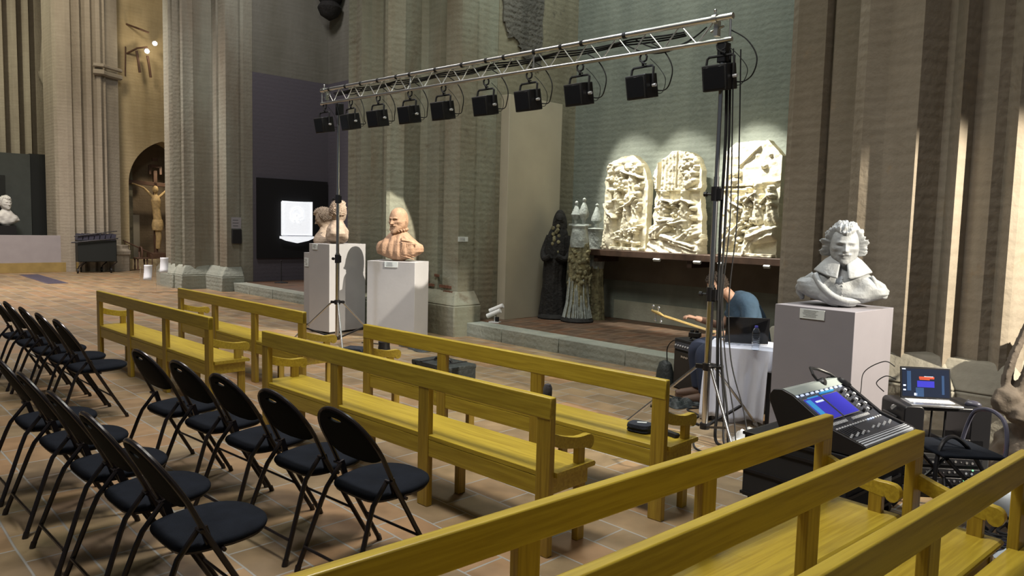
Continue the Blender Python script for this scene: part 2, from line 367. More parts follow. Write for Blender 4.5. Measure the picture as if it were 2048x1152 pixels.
def T3(v, e=(0, 0, 0)): return Matrix.Translation(Vector(v)) @ rotm(*e)
RND = random.Random(7)

# ================================================================== SETTING
def P2(pts): return [W(a, b)[:2] for a, b in pts]
def struct(name, mb, m, **k):
    o = mb.build(name, m, None, **k); o['kind'] = 'structure'; return o
struct('floor', MB().prism(P2([(-48, -9), (9, -9), (9, 7.6), (-48, 13)]), -.12, 0), floor_m, smooth=False)
ZP = .2; HT = 11.5
# raised chapel floors with a stone kerb
struct('floor_chapel_right', MB().prism(P2([(-8.9, 7.72), (-3.2, 7.72), (-3.2, 10.2), (-8.9, 10.2)]), 0, ZP), plat_m, smooth=False)
struct('floor_chapel_left', MB().prism(P2([(-17.5, 7.72), (-11.6, 7.72), (-11.6, 10.2), (-17.5, 10.2)]), 0, ZP), plat_m, smooth=False)
def kerb(name, a0, a1, n):
    mb = MB()
    L_ = (a1-a0)/n
    for i in range(n):
        x0 = a0+i*L_+.003; x1 = a0+(i+1)*L_-.003; j = RND.uniform(-.006, .006)
        mb.prism(P2([(x0, 7.44+j), (x1, 7.44+j), (x1, 7.76), (x0, 7.76)]), -.02, ZP+.004)
    struct(name, mb, grey_stone, bevel=.012)
kerb('trim_1', -8.95, -3.3, 5); kerb('trim_2', -17.3, -11.7, 5)
# walls
def wallbox(name, pts, z0, z1, m): struct(name, MB().prism(P2(pts), z0, z1), m, smooth=False)
wallbox('wall_chapel_back', [(-9.3, 9.98), (-3.0, 9.98), (-3.0, 10.3), (-9.3, 10.3)], -.1, HT, wall_g)
wallbox('wall_chapel_side', [(-9.4, 8.1), (-8.74, 8.1), (-8.74, 10.1), (-9.4, 10.1)], -.1, HT, wall_o)
wallbox('wall_chapel_far_side', [(-3.62, 8.1), (-3.0, 8.1), (-3.0, 10.1), (-3.62, 10.1)], -.1, HT, wall_o)
wallbox('wall_left_chapel_back', [(-18, 10.02), (-11.3, 10.02), (-11.3, 10.4), (-18, 10.4)], -.1, HT, wall_d)
wallbox('wall_left_chapel_side', [(-18, 8.0), (-17.2, 8.0), (-17.2, 10.1), (-18, 10.1)], -.1, HT, wall_d)
wallbox('wall_left_chapel_far_side', [(-11.9, 8.1), (-11.3, 8.1), (-11.3, 10.1), (-11.9, 10.1)], -.1, HT, wall_d)
# compound piers: a middle shaft stands forward of two shoulders, with prismatic mouldings
def pier(name, c, m, base_m, hb, xt=None):
    pr = [(-1.60, 8.6), (-1.60, 7.48), (-1.50, 7.38), (-1.20, 7.36), (-1.16, 7.46), (-1.10, 7.34), (-.86, 7.33), (-.80, 7.42), (-.70, 7.40),
          (-.66, 6.80), (-.55, 6.72), (-.38, 6.76), (-.10, 6.68), (.02, 6.92), (.08, 6.90), (.22, 6.66), (.27, 6.84), (.44, 6.76), (.50, 6.82), (.60, 6.70), (.64, 6.74),
          (.66, 6.86), (.71, 6.95), (.68, 7.02), (.66, 7.30), (.74, 7.38), (1.10, 7.34), (1.13, 7.42), (1.19, 7.40), (1.25, 7.33), (1.50, 7.33), (1.585, 7.36),
          (1.585, 7.66), (1.56, 7.72), (1.585, 7.78), (1.585, 8.6)]
    struct(name, MB().prism(P2([(c+x, b) for x, b in pr]), 0, HT), m, ang=20)
    # stone base: chamfered blocks under the shaft and under each shoulder
    mb = MB(); z1, z2 = hb
    for (x0, x1, b0, b1, g) in ((-.66, .20, 6.72, 7.6, .17), (.18, .66, 6.74, 7.6, .14), (.66, 1.585, 7.34, 7.72, .17), (-1.6, -.66, 7.36, 7.8, .15)):
        lo = [(c+x0-g*.5, b0-g), (c+x1+g*.9, b0-g), (c+x1+g*.9, b1), (c+x0-g*.5, b1)]; hi = [(c+x0, b0-.01), (c+x1, b0-.01), (c+x1, b1), (c+x0, b1)]
        mb.prism(P2(lo), -.05, z1); mb.prism(P2(lo), z1, z2, P2(hi))
    struct(name.replace('wall_pier', 'trim_base'), mb, base_m, bevel=.02)
pier('wall_pier_right', -2.02, pier_r, plaster('warm_stone', (.22, .205, .165), (.30, .285, .235)), (.50, .74))
pier('wall_pier_centre', -10.335, pier_c, pier_c, (.47, .68))
pier('wall_pier_left', -18.80, pier_l, grey_stone, (.34, .57))
# patches of bare brick where the plaster of the centre pier has flaked
mb = MB()
for (a, b, z, w, h) in ((-9.62, 7.315, .93, .16, .06), (-9.58, 7.315, .82, .14, .06), (-9.28, 7.315, .90, .10, .05), (-9.50, 7.315, .74, .20, .05), (-9.15, 7.315, .74, .30, .05), (-9.05, 7.315, .66, .16, .045), (-8.92, 7.315, .66, .1, .04)):
    p = W(a, b, z); q = W(a+w, b, z)
    for i in range(4):
        u = i/4*w; mb.prism(P2([(a+u, b), (a+u+w*.22, b-.004), (a+u+w*.22, b+.03), (a+u, b+.03)]), z-h/2*RND.uniform(.7, 1), z+h/2*RND.uniform(.6, 1))
struct('trim_3', mb, M_brick)
# end wall of the nave with its own pier
def endpier(name, a, segs, m, top=HT):
    struct(name, MB().prism(P2(segs), 0, top), m, ang=20)
endpier('wall_pier_end', -25, [(-26.4, 5.66), (-25.25, 5.66), (-25.1, 5.72), (-25.0, 5.95), (-25.0, 6.08), (-25.12, 6.14), (-25.0, 6.20), (-24.9, 6.30), (-25.08, 6.40), (-24.95, 6.46), (-24.88, 6.58), (-25.0, 6.66), (-24.86, 6.72), (-24.82, 6.82), (-24.95, 6.92), (-24.9, 6.97), (-25.05, 7.02), (-25.25, 7.42), (-25.6, 7.46), (-26.4, 7.46)], pier_f)
o = MB(); o.lathe([(.30, 0), (.30, .5), (.34, .52), (.34, .62), (.26, .70), (.27, .8)], 8, Matrix.Translation(W(-24.95, 7.28, 0))); struct('trim_4', o, pier_f)
mb = MB(); mb.tube([W(-24.80, 6.62, 5.95), W(-24.72, 6.85, 5.95), W(-24.9, 7.0, 5.95), W(-25.2, 7.48, 5.95)], .09, 6); mb.tube([W(-24.78, 6.62, 6.15), W(-24.70, 6.85, 6.15), W(-24.85, 7.02, 6.15), W(-25.15, 7.48, 6.15)], .06, 6)
struct('trim_5', mb, pier_f)
# wall with the pointed niche: built from the outline of the wall minus the arch
def arch_pts(b0, b1, zs, zt, n=14):
    h = (b1-b0)/2; r = ((zt-zs)**2+h*h)/(2*h); tm = math.asin(min(1, (zt-zs)/r)); out = []
    for i in range(n+1):
        t = tm*i/n; out.append((b0 + r - r*math.cos(t), zs + r*math.sin(t)))
    return out + [(b1+b0-x, z) for x, z in reversed(out[:-1])]
def archwall(name, a, b0, b1, o0, o1, zs, zt, z1, thick, m):
    ap = arch_pts(o0, o1, zs, zt); mb = MB()
    def q(pts, a0, a1):
        N = len(pts); vs = [W(a0, b, z) for b, z in pts] + [W(a1, b, z) for b, z in pts]
        mb.add(vs, [list(range(N)), list(range(2*N-1, N-1, -1))] + [(i, (i+1) % N, (i+1) % N+N, i+N) for i in range(N)])
    q([(b0, 0), (o0, 0), (o0, zs), (b0, zs)], a, a-thick); q([(o1, 0), (b1, 0), (b1, zs), (o1, zs)], a, a-thick)
    for i in range(len(ap)-1):
        (x0, z0), (x1, z1_) = ap[i], ap[i+1]; q([(x0, z0), (x1, z1_), (x1, z1), (x0, z1)], a, a-thick)
    q([(b0, zs), (o0, zs), (o0, z1), (b0, z1)], a, a-thick); q([(o1, zs), (b1, zs), (b1, z1), (o1, z1)], a, a-thick)
    struct(name, mb, m, smooth=False)
archwall('wall_end', -25.6, 7.30, 12.2, 7.78, 9.86, 2.75, 4.16, HT, .8, wall_y)
wallbox('wall_niche_back', [(-27.6, 7.3), (-27.4, 7.3), (-27.4, 10.6), (-27.6, 10.6)], 0, 5, plaster('niche_plaster', (.20, .155, .11), (.27, .215, .15)))
spot('niche_fill', -25.9, 9.4, 3.6, -27.2, 8.7, 1.4, 70, WARM, 80, .6, .05)  # spot added inside the niche to brighten its walls
wallbox('wall_niche_side', [(-27.5, 7.3), (-26.3, 7.3), (-26.3, 7.5), (-27.5, 7.5)], 0, 5, wall_o)
struct('trim_13', MB().prism(P2([(-27.38, 7.86), (-27.3, 7.86), (-27.3, 8.62), (-27.38, 8.62)]), .3, 1.75), mat('pale_niche_panel', (.50, .46, .38), .7), smooth=False)
struct('trim_6', MB().prism(P2([(-27.4, 7.5), (-25.8, 7.5), (-25.8, 9.9), (-27.4, 9.9)]), 0, .28), wall_y)
# farther bay to the left, seen past the end pier
endpier('wall_pier_far', -31, [(-34, 3.4), (-31.4, 3.4), (-31.0, 4.7), (-30.7, 4.95), (-31.05, 5.15), (-30.75, 5.30), (-30.7, 5.42), (-31.05, 5.52), (-30.7, 5.68), (-30.65, 5.82), (-31.05, 5.92), (-30.7, 6.06), (-30.65, 6.18), (-31.0, 6.28), (-30.8, 6.40), (-30.85, 6.62), (-31.1, 6.86), (-34, 6.9)], pier_f)
wallbox('wall_far', [(-37, -6), (-36.6, -6), (-36.6, 11), (-37, 11)], 0, HT, wall_o)
wallbox('wall_nave_left', [(-26.6, 7.7), (-44, 7.7), (-44, 8.2), (-26.6, 8.2)], 0, HT, wall_o)
mb = MB()   # pointed ribs springing over the far bay
for k, off in enumerate((0, .35, .7)):
    mb.tube(spline([W(-30.6, 6.58+off*.25, 6.6), W(-30.5, 6.66+off*.3, 8.0), W(-30.4, 6.95+off*.3, 9.4), W(-30.2, 7.5+off*.3, 10.6), W(-30.0, 8.4, 11.4)], 6), .10, 8)
struct('trim_7', mb, pier_f)
mb = MB(); mb.lathe([(.01, 0), (.10, .1), (.13, .3), (.24, .55), (.26, .7)], 10, Matrix.Translation(W(-30.5, 6.66, 5.95))); struct('trim_8', mb, pier_f)
# stone corbel high in the left chapel, rough masonry above the right chapel
mb = MB(); mb.lathe([(.02, 0), (.22, .12), (.30, .30), (.22, .42), (.36, .62), (.36, .8)], 10, Matrix.Translation(W(-16.6, 9.7, 6.62))); struct('trim_9', mb, M_dark)
# rough bare masonry where the plaster has come away, high on the side wall
def rough_patch(outline, a, seed, m):
    rr = random.Random(seed); pts = []
    N = len(outline)
    for i in range(N):
        (b0, z0), (b1, z1) = outline[i], outline[(i+1) % N]
        for j in range(6):
            u = j/6; pts.append((b0*(1-u)+b1*u+rr.uniform(-.035, .035), z0*(1-u)+z1*u+rr.uniform(-.035, .035)))
    M_ = len(pts); mb = MB()
    vs = [W(a+.03, b, z) for b, z in pts]+[W(a-.05, b, z) for b, z in pts]
    return mb.add(vs, [list(range(M_)), list(range(2*M_-1, M_-1, -1))]+[(i, (i+1) % M_, (i+1) % M_+M_, i+M_) for i in range(M_)])
mb = rough_patch([(8.12, 6.2), (8.14, 4.98), (8.30, 4.72), (8.52, 4.66), (8.62, 4.42), (8.78, 4.34), (8.98, 4.30), (9.06, 4.55), (9.10, 6.2)], -8.74, 3, M_dark)
struct('trim_10', mb, plaster('bare_masonry', (.045, .043, .038), (.135, .128, .112), bump=1.0, stain=(.03, .03, .027)))
# brown panel under the relief shelf and a paler scar on the wall
struct('trim_11', MB().prism(P2([(-8.05, 9.90), (-3.6, 9.90), (-3.6, 9.99), (-8.05, 9.99)]), .855, 1.27), M_brownp, smooth=False)
mb = MB(); mb.prism(P2([(-7.73, 9.97), (-5.75, 9.97), (-5.75, 9.99), (-7.73, 9.99)]), .205, .515); struct('trim_12', mb, mat('pale_scar', (.36, .355, .28), .85, bump=.3, var=.15), smooth=False)
# ceiling far above the frame
struct('ceiling', MB().prism(P2([(-48, -9), (9, -9), (9, 13), (-48, 13)]), HT+.9, HT+1.1), wall_o, smooth=False)

# ================================================================== BENCHES
BL, BH, BS = 2.989, .849, .45
def make_bench():
    t = thing('church_bench', 'x', 'bench')
    pw, pd = .094, .042
    xs = [pw/2, pw/2+(BL-pw)/3, pw/2+2*(BL-pw)/3, BL-pw/2]
    for x in xs:
        MB().box((x, pd/2, BH/2-.005), (pw, pd, BH-.012)).build('back_post', wood_z, t, bevel=.004)
        MB().box((x + (.028 if x > 1.4 else -.028)*0, .318, (BS-.03)/2), (.04, .062, BS-.03)).build('front_leg', wood_z, t, bevel=.004)
        MB().box((x, .20, BS-.058), (.034, .22, .05)).build('bearer', wood_y, t)
    MB().box((BL/2, .0205, BH-.058), (BL, .045, .118)).build('top_rail', wood_y, t, bevel=.006)
    for i in range(3):
        x0, x1 = xs[i]+pw/2, xs[i+1]-pw/2
        MB().box(((x0+x1)/2, .020, BS-.082), (x1-x0, .028, .102)).build('back_apron', wood_y, t, bevel=.003)
    MB().box((BL/2, .330, BS-.066), (BL-.05, .026, .07)).build('front_apron', wood_y, t, bevel=.003)
    for x in (.022, BL-.022): MB().box((x, .19, BS-.075), (.028, .30, .09)).build('end_apron', wood_y, t, bevel=.003)
    mb = MB()
    for (y0, y1) in ((.006, .188), (.191, .372)):
        pts = [(y0, BS-.028), (y0, BS-.004), (y0+.004, BS), (y1-.010, BS), (y1, BS-.008), (y1+.002, BS-.016), (y1-.004, BS-.028)]
        N = len(pts)
        # planks are notched round the back posts
        if y0 < .05:
            cuts = [(-.018, xs[0]-pw/2)] + [(xs[i]+pw/2+.002, xs[i+1]-pw/2-.002) for i in range(3)] + [(xs[3]+pw/2, BL+.018)]
            for (a0, a1) in cuts:
                if a1-a0 < .03: 
                    continue
                vs = [(a0, y, z) for y, z in pts] + [(a1, y, z) for y, z in pts]
                mb.add(vs, [list(range(N)), list(range(2*N-1, N-1, -1))] + [(i, (i+1) % N, (i+1) % N+N, i+N) for i in range(N)])
            mb.box((BL/2, .12, BS-.014), (BL+.036, .15, .0275))
        else:
            vs = [(-.018, y, z) for y, z in pts] + [(BL+.018, y, z) for y, z in pts]
            mb.add(vs, [list(range(N)), list(range(2*N-1, N-1, -1))] + [(i, (i+1) % N, (i+1) % N+N, i+N) for i in range(N)])
    mb.build('seat', wood_y, t)
    # arms: a board sawn to an S with a round end, standing on a short post
    for x in (.022, BL-.022):
        prof = [(.038, .655), (.10, .634), (.17, .614), (.24, .600), (.29, .598), (.325, .600)]
        for k in range(9):
            a = math.radians(78 - k*29); prof.append((.348+.036*math.cos(a), .556+.042*math.sin(a)))
        prof += [(.315, .530), (.285, .532), (.24, .538), (.17, .550), (.10, .566), (.038, .588)]
        N = len(prof); w = .019
        vs = [(x-w, y, z) for y, z in prof] + [(x+w, y, z) for y, z in prof]
        a = MB().add(vs, [list(range(N)), list(range(2*N-1, N-1, -1))] + [(i, (i+1) % N, (i+1) % N+N, i+N) for i in range(N)]).build('armrest', wood_y, t, bevel=.003, ang=40)
        MB().box((x, .275, (BS+.545)/2), (.036, .060, .545-BS+.012)).build('arm_post', wood_z, t, bevel=.003)
    return t
GL = 'church benches facing the stage'; GR = 'church benches at the lower right'
bench0 = make_bench()
BENCHES = [(-9.471, 2.507, 1.85, 'yellow church bench farthest left, standing nearest the row of folding chairs on the left', GL),
 (-9.392, 3.393, 1.42, 'yellow church bench farthest back, standing nearest the left stone pier', GL),
 (-5.497, 2.623, 2.46, 'long yellow church bench right of the middle chair row, microphone behind its near end', GL),
 (-5.381, 3.481, 2.50, 'yellow church bench with the dark pencil pouch lying on its seat', GL),
 (-1.463, 3.596, 86.25+180, 'yellow church bench of the right bank, leftmost back, its end touching the mixing console', GR),
 (-1.070, 3.635, 86.81+180, 'yellow church bench of the right bank, middle one of the three backs', GR),
 (-.668, 3.652, 86.28+180, 'yellow church bench of the right bank, rightmost back reaching the right picture edge', GR)]
for i, (a, b, yw, lab, g) in enumerate(BENCHES):
    if i == 0:
        place(bench0, a, b, 0, math.radians(yw)); bench0['label'] = lab; bench0['group'] = g
    else:
        r = dup(bench0, (a, b, 0), math.radians(yw), lab); r['group'] = g

# ================================================================== FOLDING CHAIRS
def make_chair():
    t = thing('folding_chair', 'x', 'folding chair')
    hw = .213
    def up_y(z): return -.555*z        # line of the uprights, front foot at y=0
    # arch of the back: uprights turn into a hoop round the back panel
    hoop = []
    for k in range(21):
        a = PI*k/20; x = hw*math.cos(a)*1.0; z = .635 + .212*math.sin(a)**.9
        hoop.append((x, up_y(z)*.97-.012*math.sin(a), z))
    MB().tube([(hw, up_y(.48), .48)] + hoop + [(-hw, up_y(.48), .48)], .0115, 8).build('back_frame', M_tube, t)
    for s in (-1, 1):
        mb = MB(); mb.tube([(s*hw, up_y(.50), .50), (s*(hw+.004), up_y(.25), .25), (s*(hw+.012), 0, .008)], .0125, 8); mb.cyl((s*(hw+.012), .002, 0), (s*(hw+.012), -.008, .03), .015, 8)
        mb.build('leg', M_tube, t)
        mb = MB(); mb.tube([(s*(hw-.03), -.285, .505), (s*(hw-.03), -.37, .40), (s*(hw-.024), -.395, .34), (s*(hw+.006), -.515, .008)], .0125, 8, rs=[.011, .0125, .0125, .0125]); mb.cyl((s*(hw+.006), -.517, 0), (s*(hw+.005), -.508, .03), .015, 8)
        mb.build('leg', M_tube, t)
        mb = MB(); mb.box((s*(hw-.016), -.262, .475), (.012, .03, .075), rotm(.3)); mb.cyl((s*(hw-.035), -.292, .505), (s*(hw+.016), -.292, .505), .008, 8); mb.cyl((s*(hw-.03), -.20, .405), (s*(hw+.012), -.20, .405), .009, 8)
        mb.build('hinge_bracket', M_tube, t)
    MB().cyl((-.207, -.482, .12), (.207, -.482, .12), .008, 8).build('stretcher', M_tube, t)
    MB().cyl((-.213, -.10, .185), (.213, -.10, .185), .007, 8).build('stretcher', M_tube, t)
    # back panel with a hand slot near the top
    n = 28; rows = 14; P = []; Q = []
    mb = MB(); outl = []
    for k in range(n):
        a = 2*PI*k/n; x = math.cos(a)*.205; z = .645 + (math.sin(a)*.195 if a < PI else math.sin(a)*.062)
        if a > PI: x = math.copysign(min(.205, abs(math.cos(a))**.55*.205), math.cos(a))
        outl.append((x, z))
    slot = []
    for k in range(n):
        a = 2*PI*k/n; slot.append((math.cos(a)*.052, .795 + math.sin(a)*.012))
    def bend(x, z, off): return (x, up_y(z)*.97 - .022*(1-(x/.21)**2) + off, z)
    rings = []
    for w in (0, .25, .5, .75, 1.0):
        rings.append([( outl[k][0]*(1-w)+slot[k][0]*w, outl[k][1]*(1-w)+slot[k][1]*w) for k in range(n)])
    fr = [[bend(x, z, .006+.004*min(1, i)) for x, z in r] for i, r in enumerate(rings)]
    bk = [[bend(x, z, -.006-.004*min(1, i)) for x, z in r] for i, r in enumerate(rings)]
    allr = fr + bk[::-1]; vs = [p for r in allr for p in r]; fs = []
    R = len(allr)
    for i in range(R):
        j = (i+1) % R
        for k in range(n): fs.append((i*n+k, i*n+(k+1) % n, j*n+(k+1) % n, j*n+k))
    mb.add(vs, fs); mb.build('backrest', M_chairp, t, ang=60)
    # seat: rounded front, narrower straight back, padded, thin pan beneath
    o = []
    for k in range(36):
        a = 2*PI*k/36; c, s = math.cos(a), math.sin(a)
        if s >= 0: x = .215*math.copysign(abs(c)**.85, c); y = -.16 + .225*s**.85
        else: x = .207*math.copysign(abs(c)**.32, c); y = -.16 + .205*math.copysign(abs(s)**.42, s)
        if s < 0: x *= 1 - .13*abs(s)
        o.append((x, y))
    def ring(f, z): return [(x*f, -.15+(y+.15)*f, z - .012 + .012*((y+.4)/.45) - .004*math.cos(x*6)) for x, y in o]
    MB().loft([ring(.96, .424), ring(.99, .427), ring(1.0, .436), ring(.985, .446), ring(.94, .452), ring(.7, .455), ring(.35, .453), ring(.05, .452)]).build('seat', M_chairf, t, ang=50)
    MB().loft([ring(.85, .412), ring(.96, .414), ring(.97, .424), ring(.9, .425)]).build('seat_pan', M_tube, t)
    return t
chair0 = make_chair()
ch = []
names = ['farthest left', 'second from the left', 'third from the left', 'second from its right end', 'nearest the camera at its right end']
def crow(pref, lst, yaw, grp, labs):
    for i, (a, bf) in enumerate(lst): ch.append((a, bf, yaw, labs[i], grp))
crow('a', [(-9.26, 1.93), (-8.66, 1.945), (-8.08, 1.965), (-7.53, 1.985), (-6.995, 2.005)], 1.4, 'folding chairs in the far left row',
 ['black folding chair cut by the left picture edge, first of the far left row', 'black folding chair of the far left row, second from the left edge', 'black folding chair of the far left row, third from the left edge', 'black folding chair of the far left row, fourth from the left edge', 'black folding chair at the right end of the far left row, whole seat in view'])
crow('b', [(-5.17, 2.06), (-4.64, 2.115), (-4.11, 2.15), (-3.58, 2.195), (-3.05, 2.25)], 4.8, 'folding chairs in the middle row',
 ['black folding chair of the middle row, leftmost, closest to the far left bench', 'black folding chair of the middle row, second from the left', 'black folding chair in the centre of the middle row of five', 'black folding chair of the middle row, second from the right', 'black folding chair of the middle row, rightmost, closest to the long bench'])
crow('c', [(-5.335, 1.325), (-4.745, 1.335), (-4.15, 1.35), (-3.615, 1.365), (-3.06, 1.385)], 1.7, 'folding chairs in the near left row',
 ['black folding chair of the near left row, cut by the left picture edge', 'black folding chair of the near left row, second from the left edge', 'black folding chair of the near left row, third from the left edge', 'black folding chair of the near left row, second from its right end', 'black folding chair nearest the camera, at the bottom left with its round seat whole'])
for i, (a, b, yw, lab, g) in enumerate(ch):
    if i == 0: place(chair0, a, b, 0, math.radians(yw)); r = chair0; r['label'] = lab
    else: r = dup(chair0, (a, b, 0), math.radians(yw), lab)
    r['group'] = g

# ================================================================== PEDESTALS
def pedestal(corner, yaw, w, d, h, label, plate=None, m=None, sock=.0):
    """corner = the near vertical edge; the box runs back-left and back-right from it"""
    t = thing('pedestal', label, 'pedestal', (corner[0], corner[1], 0), yaw, 'pedestals carrying busts')
    MB().box((-w/2, d/2, (h+sock)/2), (w, d, h-sock)).build('body', m or M_ped, t, bevel=.004)
    if sock: MB().box((-w/2, d/2, sock/2), (w-.05, d-.05, sock)).build('plinth', M_blackm, t)
    if plate:
        x, z, pw, ph = plate
        p = MB().box((-x, -.004, z), (pw, .006, ph)).build('label_plate', M_card, t, bevel=.001)
        q = MB()
        for i in range(6): q.box((-x-pw*.08+RND.uniform(-.01, .01), -.0076, z+ph*.36-i*ph*.13), (pw*RND.uniform(.35, .6), .0008, ph*.035))
        q.build('label_text', M_ink, p)
    return t
pedestal((-2.106, 5.597), math.radians(-4), .645, .655, 1.152, 'large square white pedestal under the grey bust at right', (.33, 1.10, .20, .075))
pedestal((-8.678, 6.485), math.atan2(.376, .672), .770, .51, 1.15, 'white pedestal under the terracotta bust of the bald bearded man', (.38, 1.105, .21, .085), m=M_pedl)
pedestal((-9.90, 5.80), math.radians(10), .47, .73, 1.371, 'tall white pedestal behind the tripod foot, carrying the curly-haired bust', (.33, 1.32, .11, .085), m=M_pedl, sock=.03)
pedestal((-10.60, 6.07), math.radians(10), .44, .40, 1.20, 'white pedestal mostly hidden behind the tall pedestal at left', (.37, 1.04, .10, .14), m=M_pedl, sock=.03)

# ================================================================== BUSTS
def vnoise(p, f, s=0): return noise.noise(Vector((p[0]*f+s, p[1]*f-s, p[2]*f+2*s)))
def head_surf(n=84, m=64, beard=.0, mous=.0, stern=1.0, hairvol=0):
    """star-shaped head, face towards -y, centre at the middle of the skull, chin near z=-.115"""
    bumps = [ # az, el, s_az, s_el, amp
      (17, 16, 12, 4, .0105*stern), (-17, 16, 12, 4, .0105*stern), (19, 8, 8, 5, -.018), (-19, 8, 8, 5, -.018), (19, 7, 4.6, 3.4, .0075), (-19, 7, 4.6, 3.4, .0075),
      (19, 10.6, 6, 1.1, .0035), (-19, 10.6, 6, 1.1, .0035), (19, 3.2, 6, 1.1, .0022), (-19, 3.2, 6, 1.1, .0022),
      (0, -9, 4.4, 4.6, .029), (0, 0, 3.4, 7, .017), (0, 10, 4.5, 6, .006), (7, -12, 3.2, 2.6, .009), (-7, -12, 3.2, 2.6, .009), (40, -4, 14, 8, .006), (-40, -4, 14, 8, .006),
      (0, -23, 11, 2.2, .006), (0, -26.4, 11, 1.1, -.006), (0, -30, 8, 2.3, .0065), (0, -36, 9, 2.4, -.004), (0, -46, 13, 8, .012), (60, -34, 18, 13, .004), (-60, -34, 18, 13, .004),
      (94, -2, 4, 11, .013), (-94, -2, 4, 11, .013), (99, -2, 3, 8, -.006), (-99, -2, 3, 8, -.006), (30, -18, 4, 9, -.003), (-30, -18, 4, 9, -.003)]
    if beard: bumps += [(0, -50, 22, 13, beard), (28, -42, 22, 12, beard*.5), (-28, -42, 22, 12, beard*.5), (70, -25, 16, 18, beard*.25), (-70, -25, 16, 18, beard*.25)]
    if mous: bumps += [(9, -21, 7, 2.6, mous), (-9, -21, 7, 2.6, mous), (19, -23, 5, 2.2, mous*.7), (-19, -23, 5, 2.2, mous*.7)]
    P = []
    for i in range(m+1):
        el = -90 + 180*i/m; row = []
        for k in range(n):
            az = -180 + 360*k/n
            e = math.radians(el); a = math.radians(az)
            d = Vector((math.sin(a)*math.cos(e), -math.cos(a)*math.cos(e), math.sin(e)))
            ax, ay, az_ = (.074, .094, .118)
            if d.z < 0: ax *= 1 - .16*(-d.z)**1.5; ay *= 1-.05*(-d.z)
            r = 1/((abs(d.x)/ax)**2.25+(abs(d.y)/ay)**2.25+(abs(d.z)/az_)**2.25)**(1/2.25)
            if d.y < 0 and abs(az) < 60: r -= .003*(1-abs(az)/60)
            for (ba, be, sa, se, am) in bumps:
                da = (az-ba+180) % 360-180; q = (da/sa)**2 + ((el-be)/se)**2
                if q < 12: r += am*math.exp(-q/2*1.4)
            if beard and el < -20 and abs(az) < 100: r += .0035*vnoise(d, 26)*min(1, (-20-el)/14)
            row.append(d*r)
        P.append(row)
    return P
def closed_grid(mb, P, M):
    n = len(P[0]); vs = [p for r in P for p in r]
    fs = [(i*n+k, i*n+(k+1) % n, (i+1)*n+(k+1) % n, (i+1)*n+k) for i in range(len(P)-1) for k in range(n)]
    mb.add(vs, fs, M)
def torso_rings(H, halfw, depth, cut=.35, seed=0, fold=.012, lean=0, base=.11, drape=True, style=0):
    """chest of a bust: narrow foot, wide at the arms, closing to the neck; z from 0 to H"""
    rings = []; n = 96
    prof = [(0, .24, .45), (.03, .30, .60), (.08, .44, .78), (.15, .68, .92), (.23, .90, 1.0), (.32, 1.0, 1.02), (.44, 1.0, 1.0), (.56, .96, .95), (.68, .87, .86), (.78, .74, .74), (.87, .57, .62), (.94, .42, .54), (1.0, .30, .48)]
    for (t, w, d) in prof:
        r = []
        for k in range(n):
            a = 2*PI*k/n; c, s = math.cos(a), math.sin(a)
            x = halfw*w*math.copysign(abs(c)**.82, c); y = depth*d*math.copysign(abs(s)**.9, s)
            z = H*t - H*.13*abs(c)**2*max(0, min(1, (t-.5)/.3))*max(0, min(1, (1-t)/.15))
            if drape:
                if style == 1:   # vertical gown folds
                    f = fold*math.sin(x*62+math.sin(z*9)*1.5+seed)*(1 if t < .85 else .3)
                else:
                    f = fold*(math.sin(x*26+z*38+seed)+.6*math.sin(-x*40+z*25+2*seed))*(.4+.6*abs(c))*(1 if t < .85 else .3)
                f += fold*1.2*vnoise((x, y, z), 9, seed)
                q = 1+f/max(.08, math.hypot(x, y)); x *= q; y *= q
            r.append((x, y + (lean*t), z))
        rings.append(r)
    # refine by interpolating between the rings
    out = []
    for i in range(len(rings)-1):
        for j in range(4):
            t = j/4; out.append([tuple(rings[i][k][q]*(1-t)+rings[i+1][k][q]*t for q in range(3)) for k in range(n)])
    return out+[rings[-1]]
def remesh(o, v, smooth=3):
    r = o.modifiers.new('remesh', 'REMESH'); r.mode = 'VOXEL'; r.voxel_size = v; r.use_smooth_shade = True
    if smooth: s_ = o.modifiers.new('smooth', 'SMOOTH'); s_.iterations = smooth; s_.factor = .5
def hair_mesh(style, seed, n=200, m=100):
    mb = MB(); P = []
    for i in range(m+1):
        el = -90 + 180*i/m; row = []
        for k in range(n):
            az = -180+360*k/n; e = math.radians(el); a = math.radians(az)
            d = Vector((math.sin(a)*math.cos(e), -math.cos(a)*math.cos(e), math.sin(e)))
            r = 1/((abs(d.x)/.076)**2.2+(abs(d.y)/.096)**2.2+(abs(d.z)/.119)**2.2)**(1/2.2)
            A = abs(az)
            # hairline on the brow, temples in front of the ears, nape behind
            line = 40 - 8*math.cos(math.radians(A*3.2)) if A < 62 else 46 - (A-62)*2.6
            line = max(line, -46 if style == 'wavy' else -38)
            cover = max(0, min(1, (el-line)/(12 if A < 62 else 26))); cover = cover*cover*(3-2*cover)
            if A < 62 and el < 20: cover = 0
            if style == 'wavy':
                vol = .013 + .016*min(1, A/80)*(1 if el < 50 else .6) + (.012 if 65 < A and el < 20 else 0)
                g = .004*math.sin(el*.22+A*.05+3*vnoise(d, 3, seed)) + .014*vnoise(d, 7, seed) + .007*vnoise(d, 18, seed)
            else:
                vol = .012; g = .030*abs(vnoise(d, 14, seed)) + .008*vnoise(d, 34, seed)
            rr = (r + vol + g)*cover + (r*.72)*(1-cover)
            row.append(d*rr)
        P.append(row)
    closed_grid(mb, P, None)
    return mb
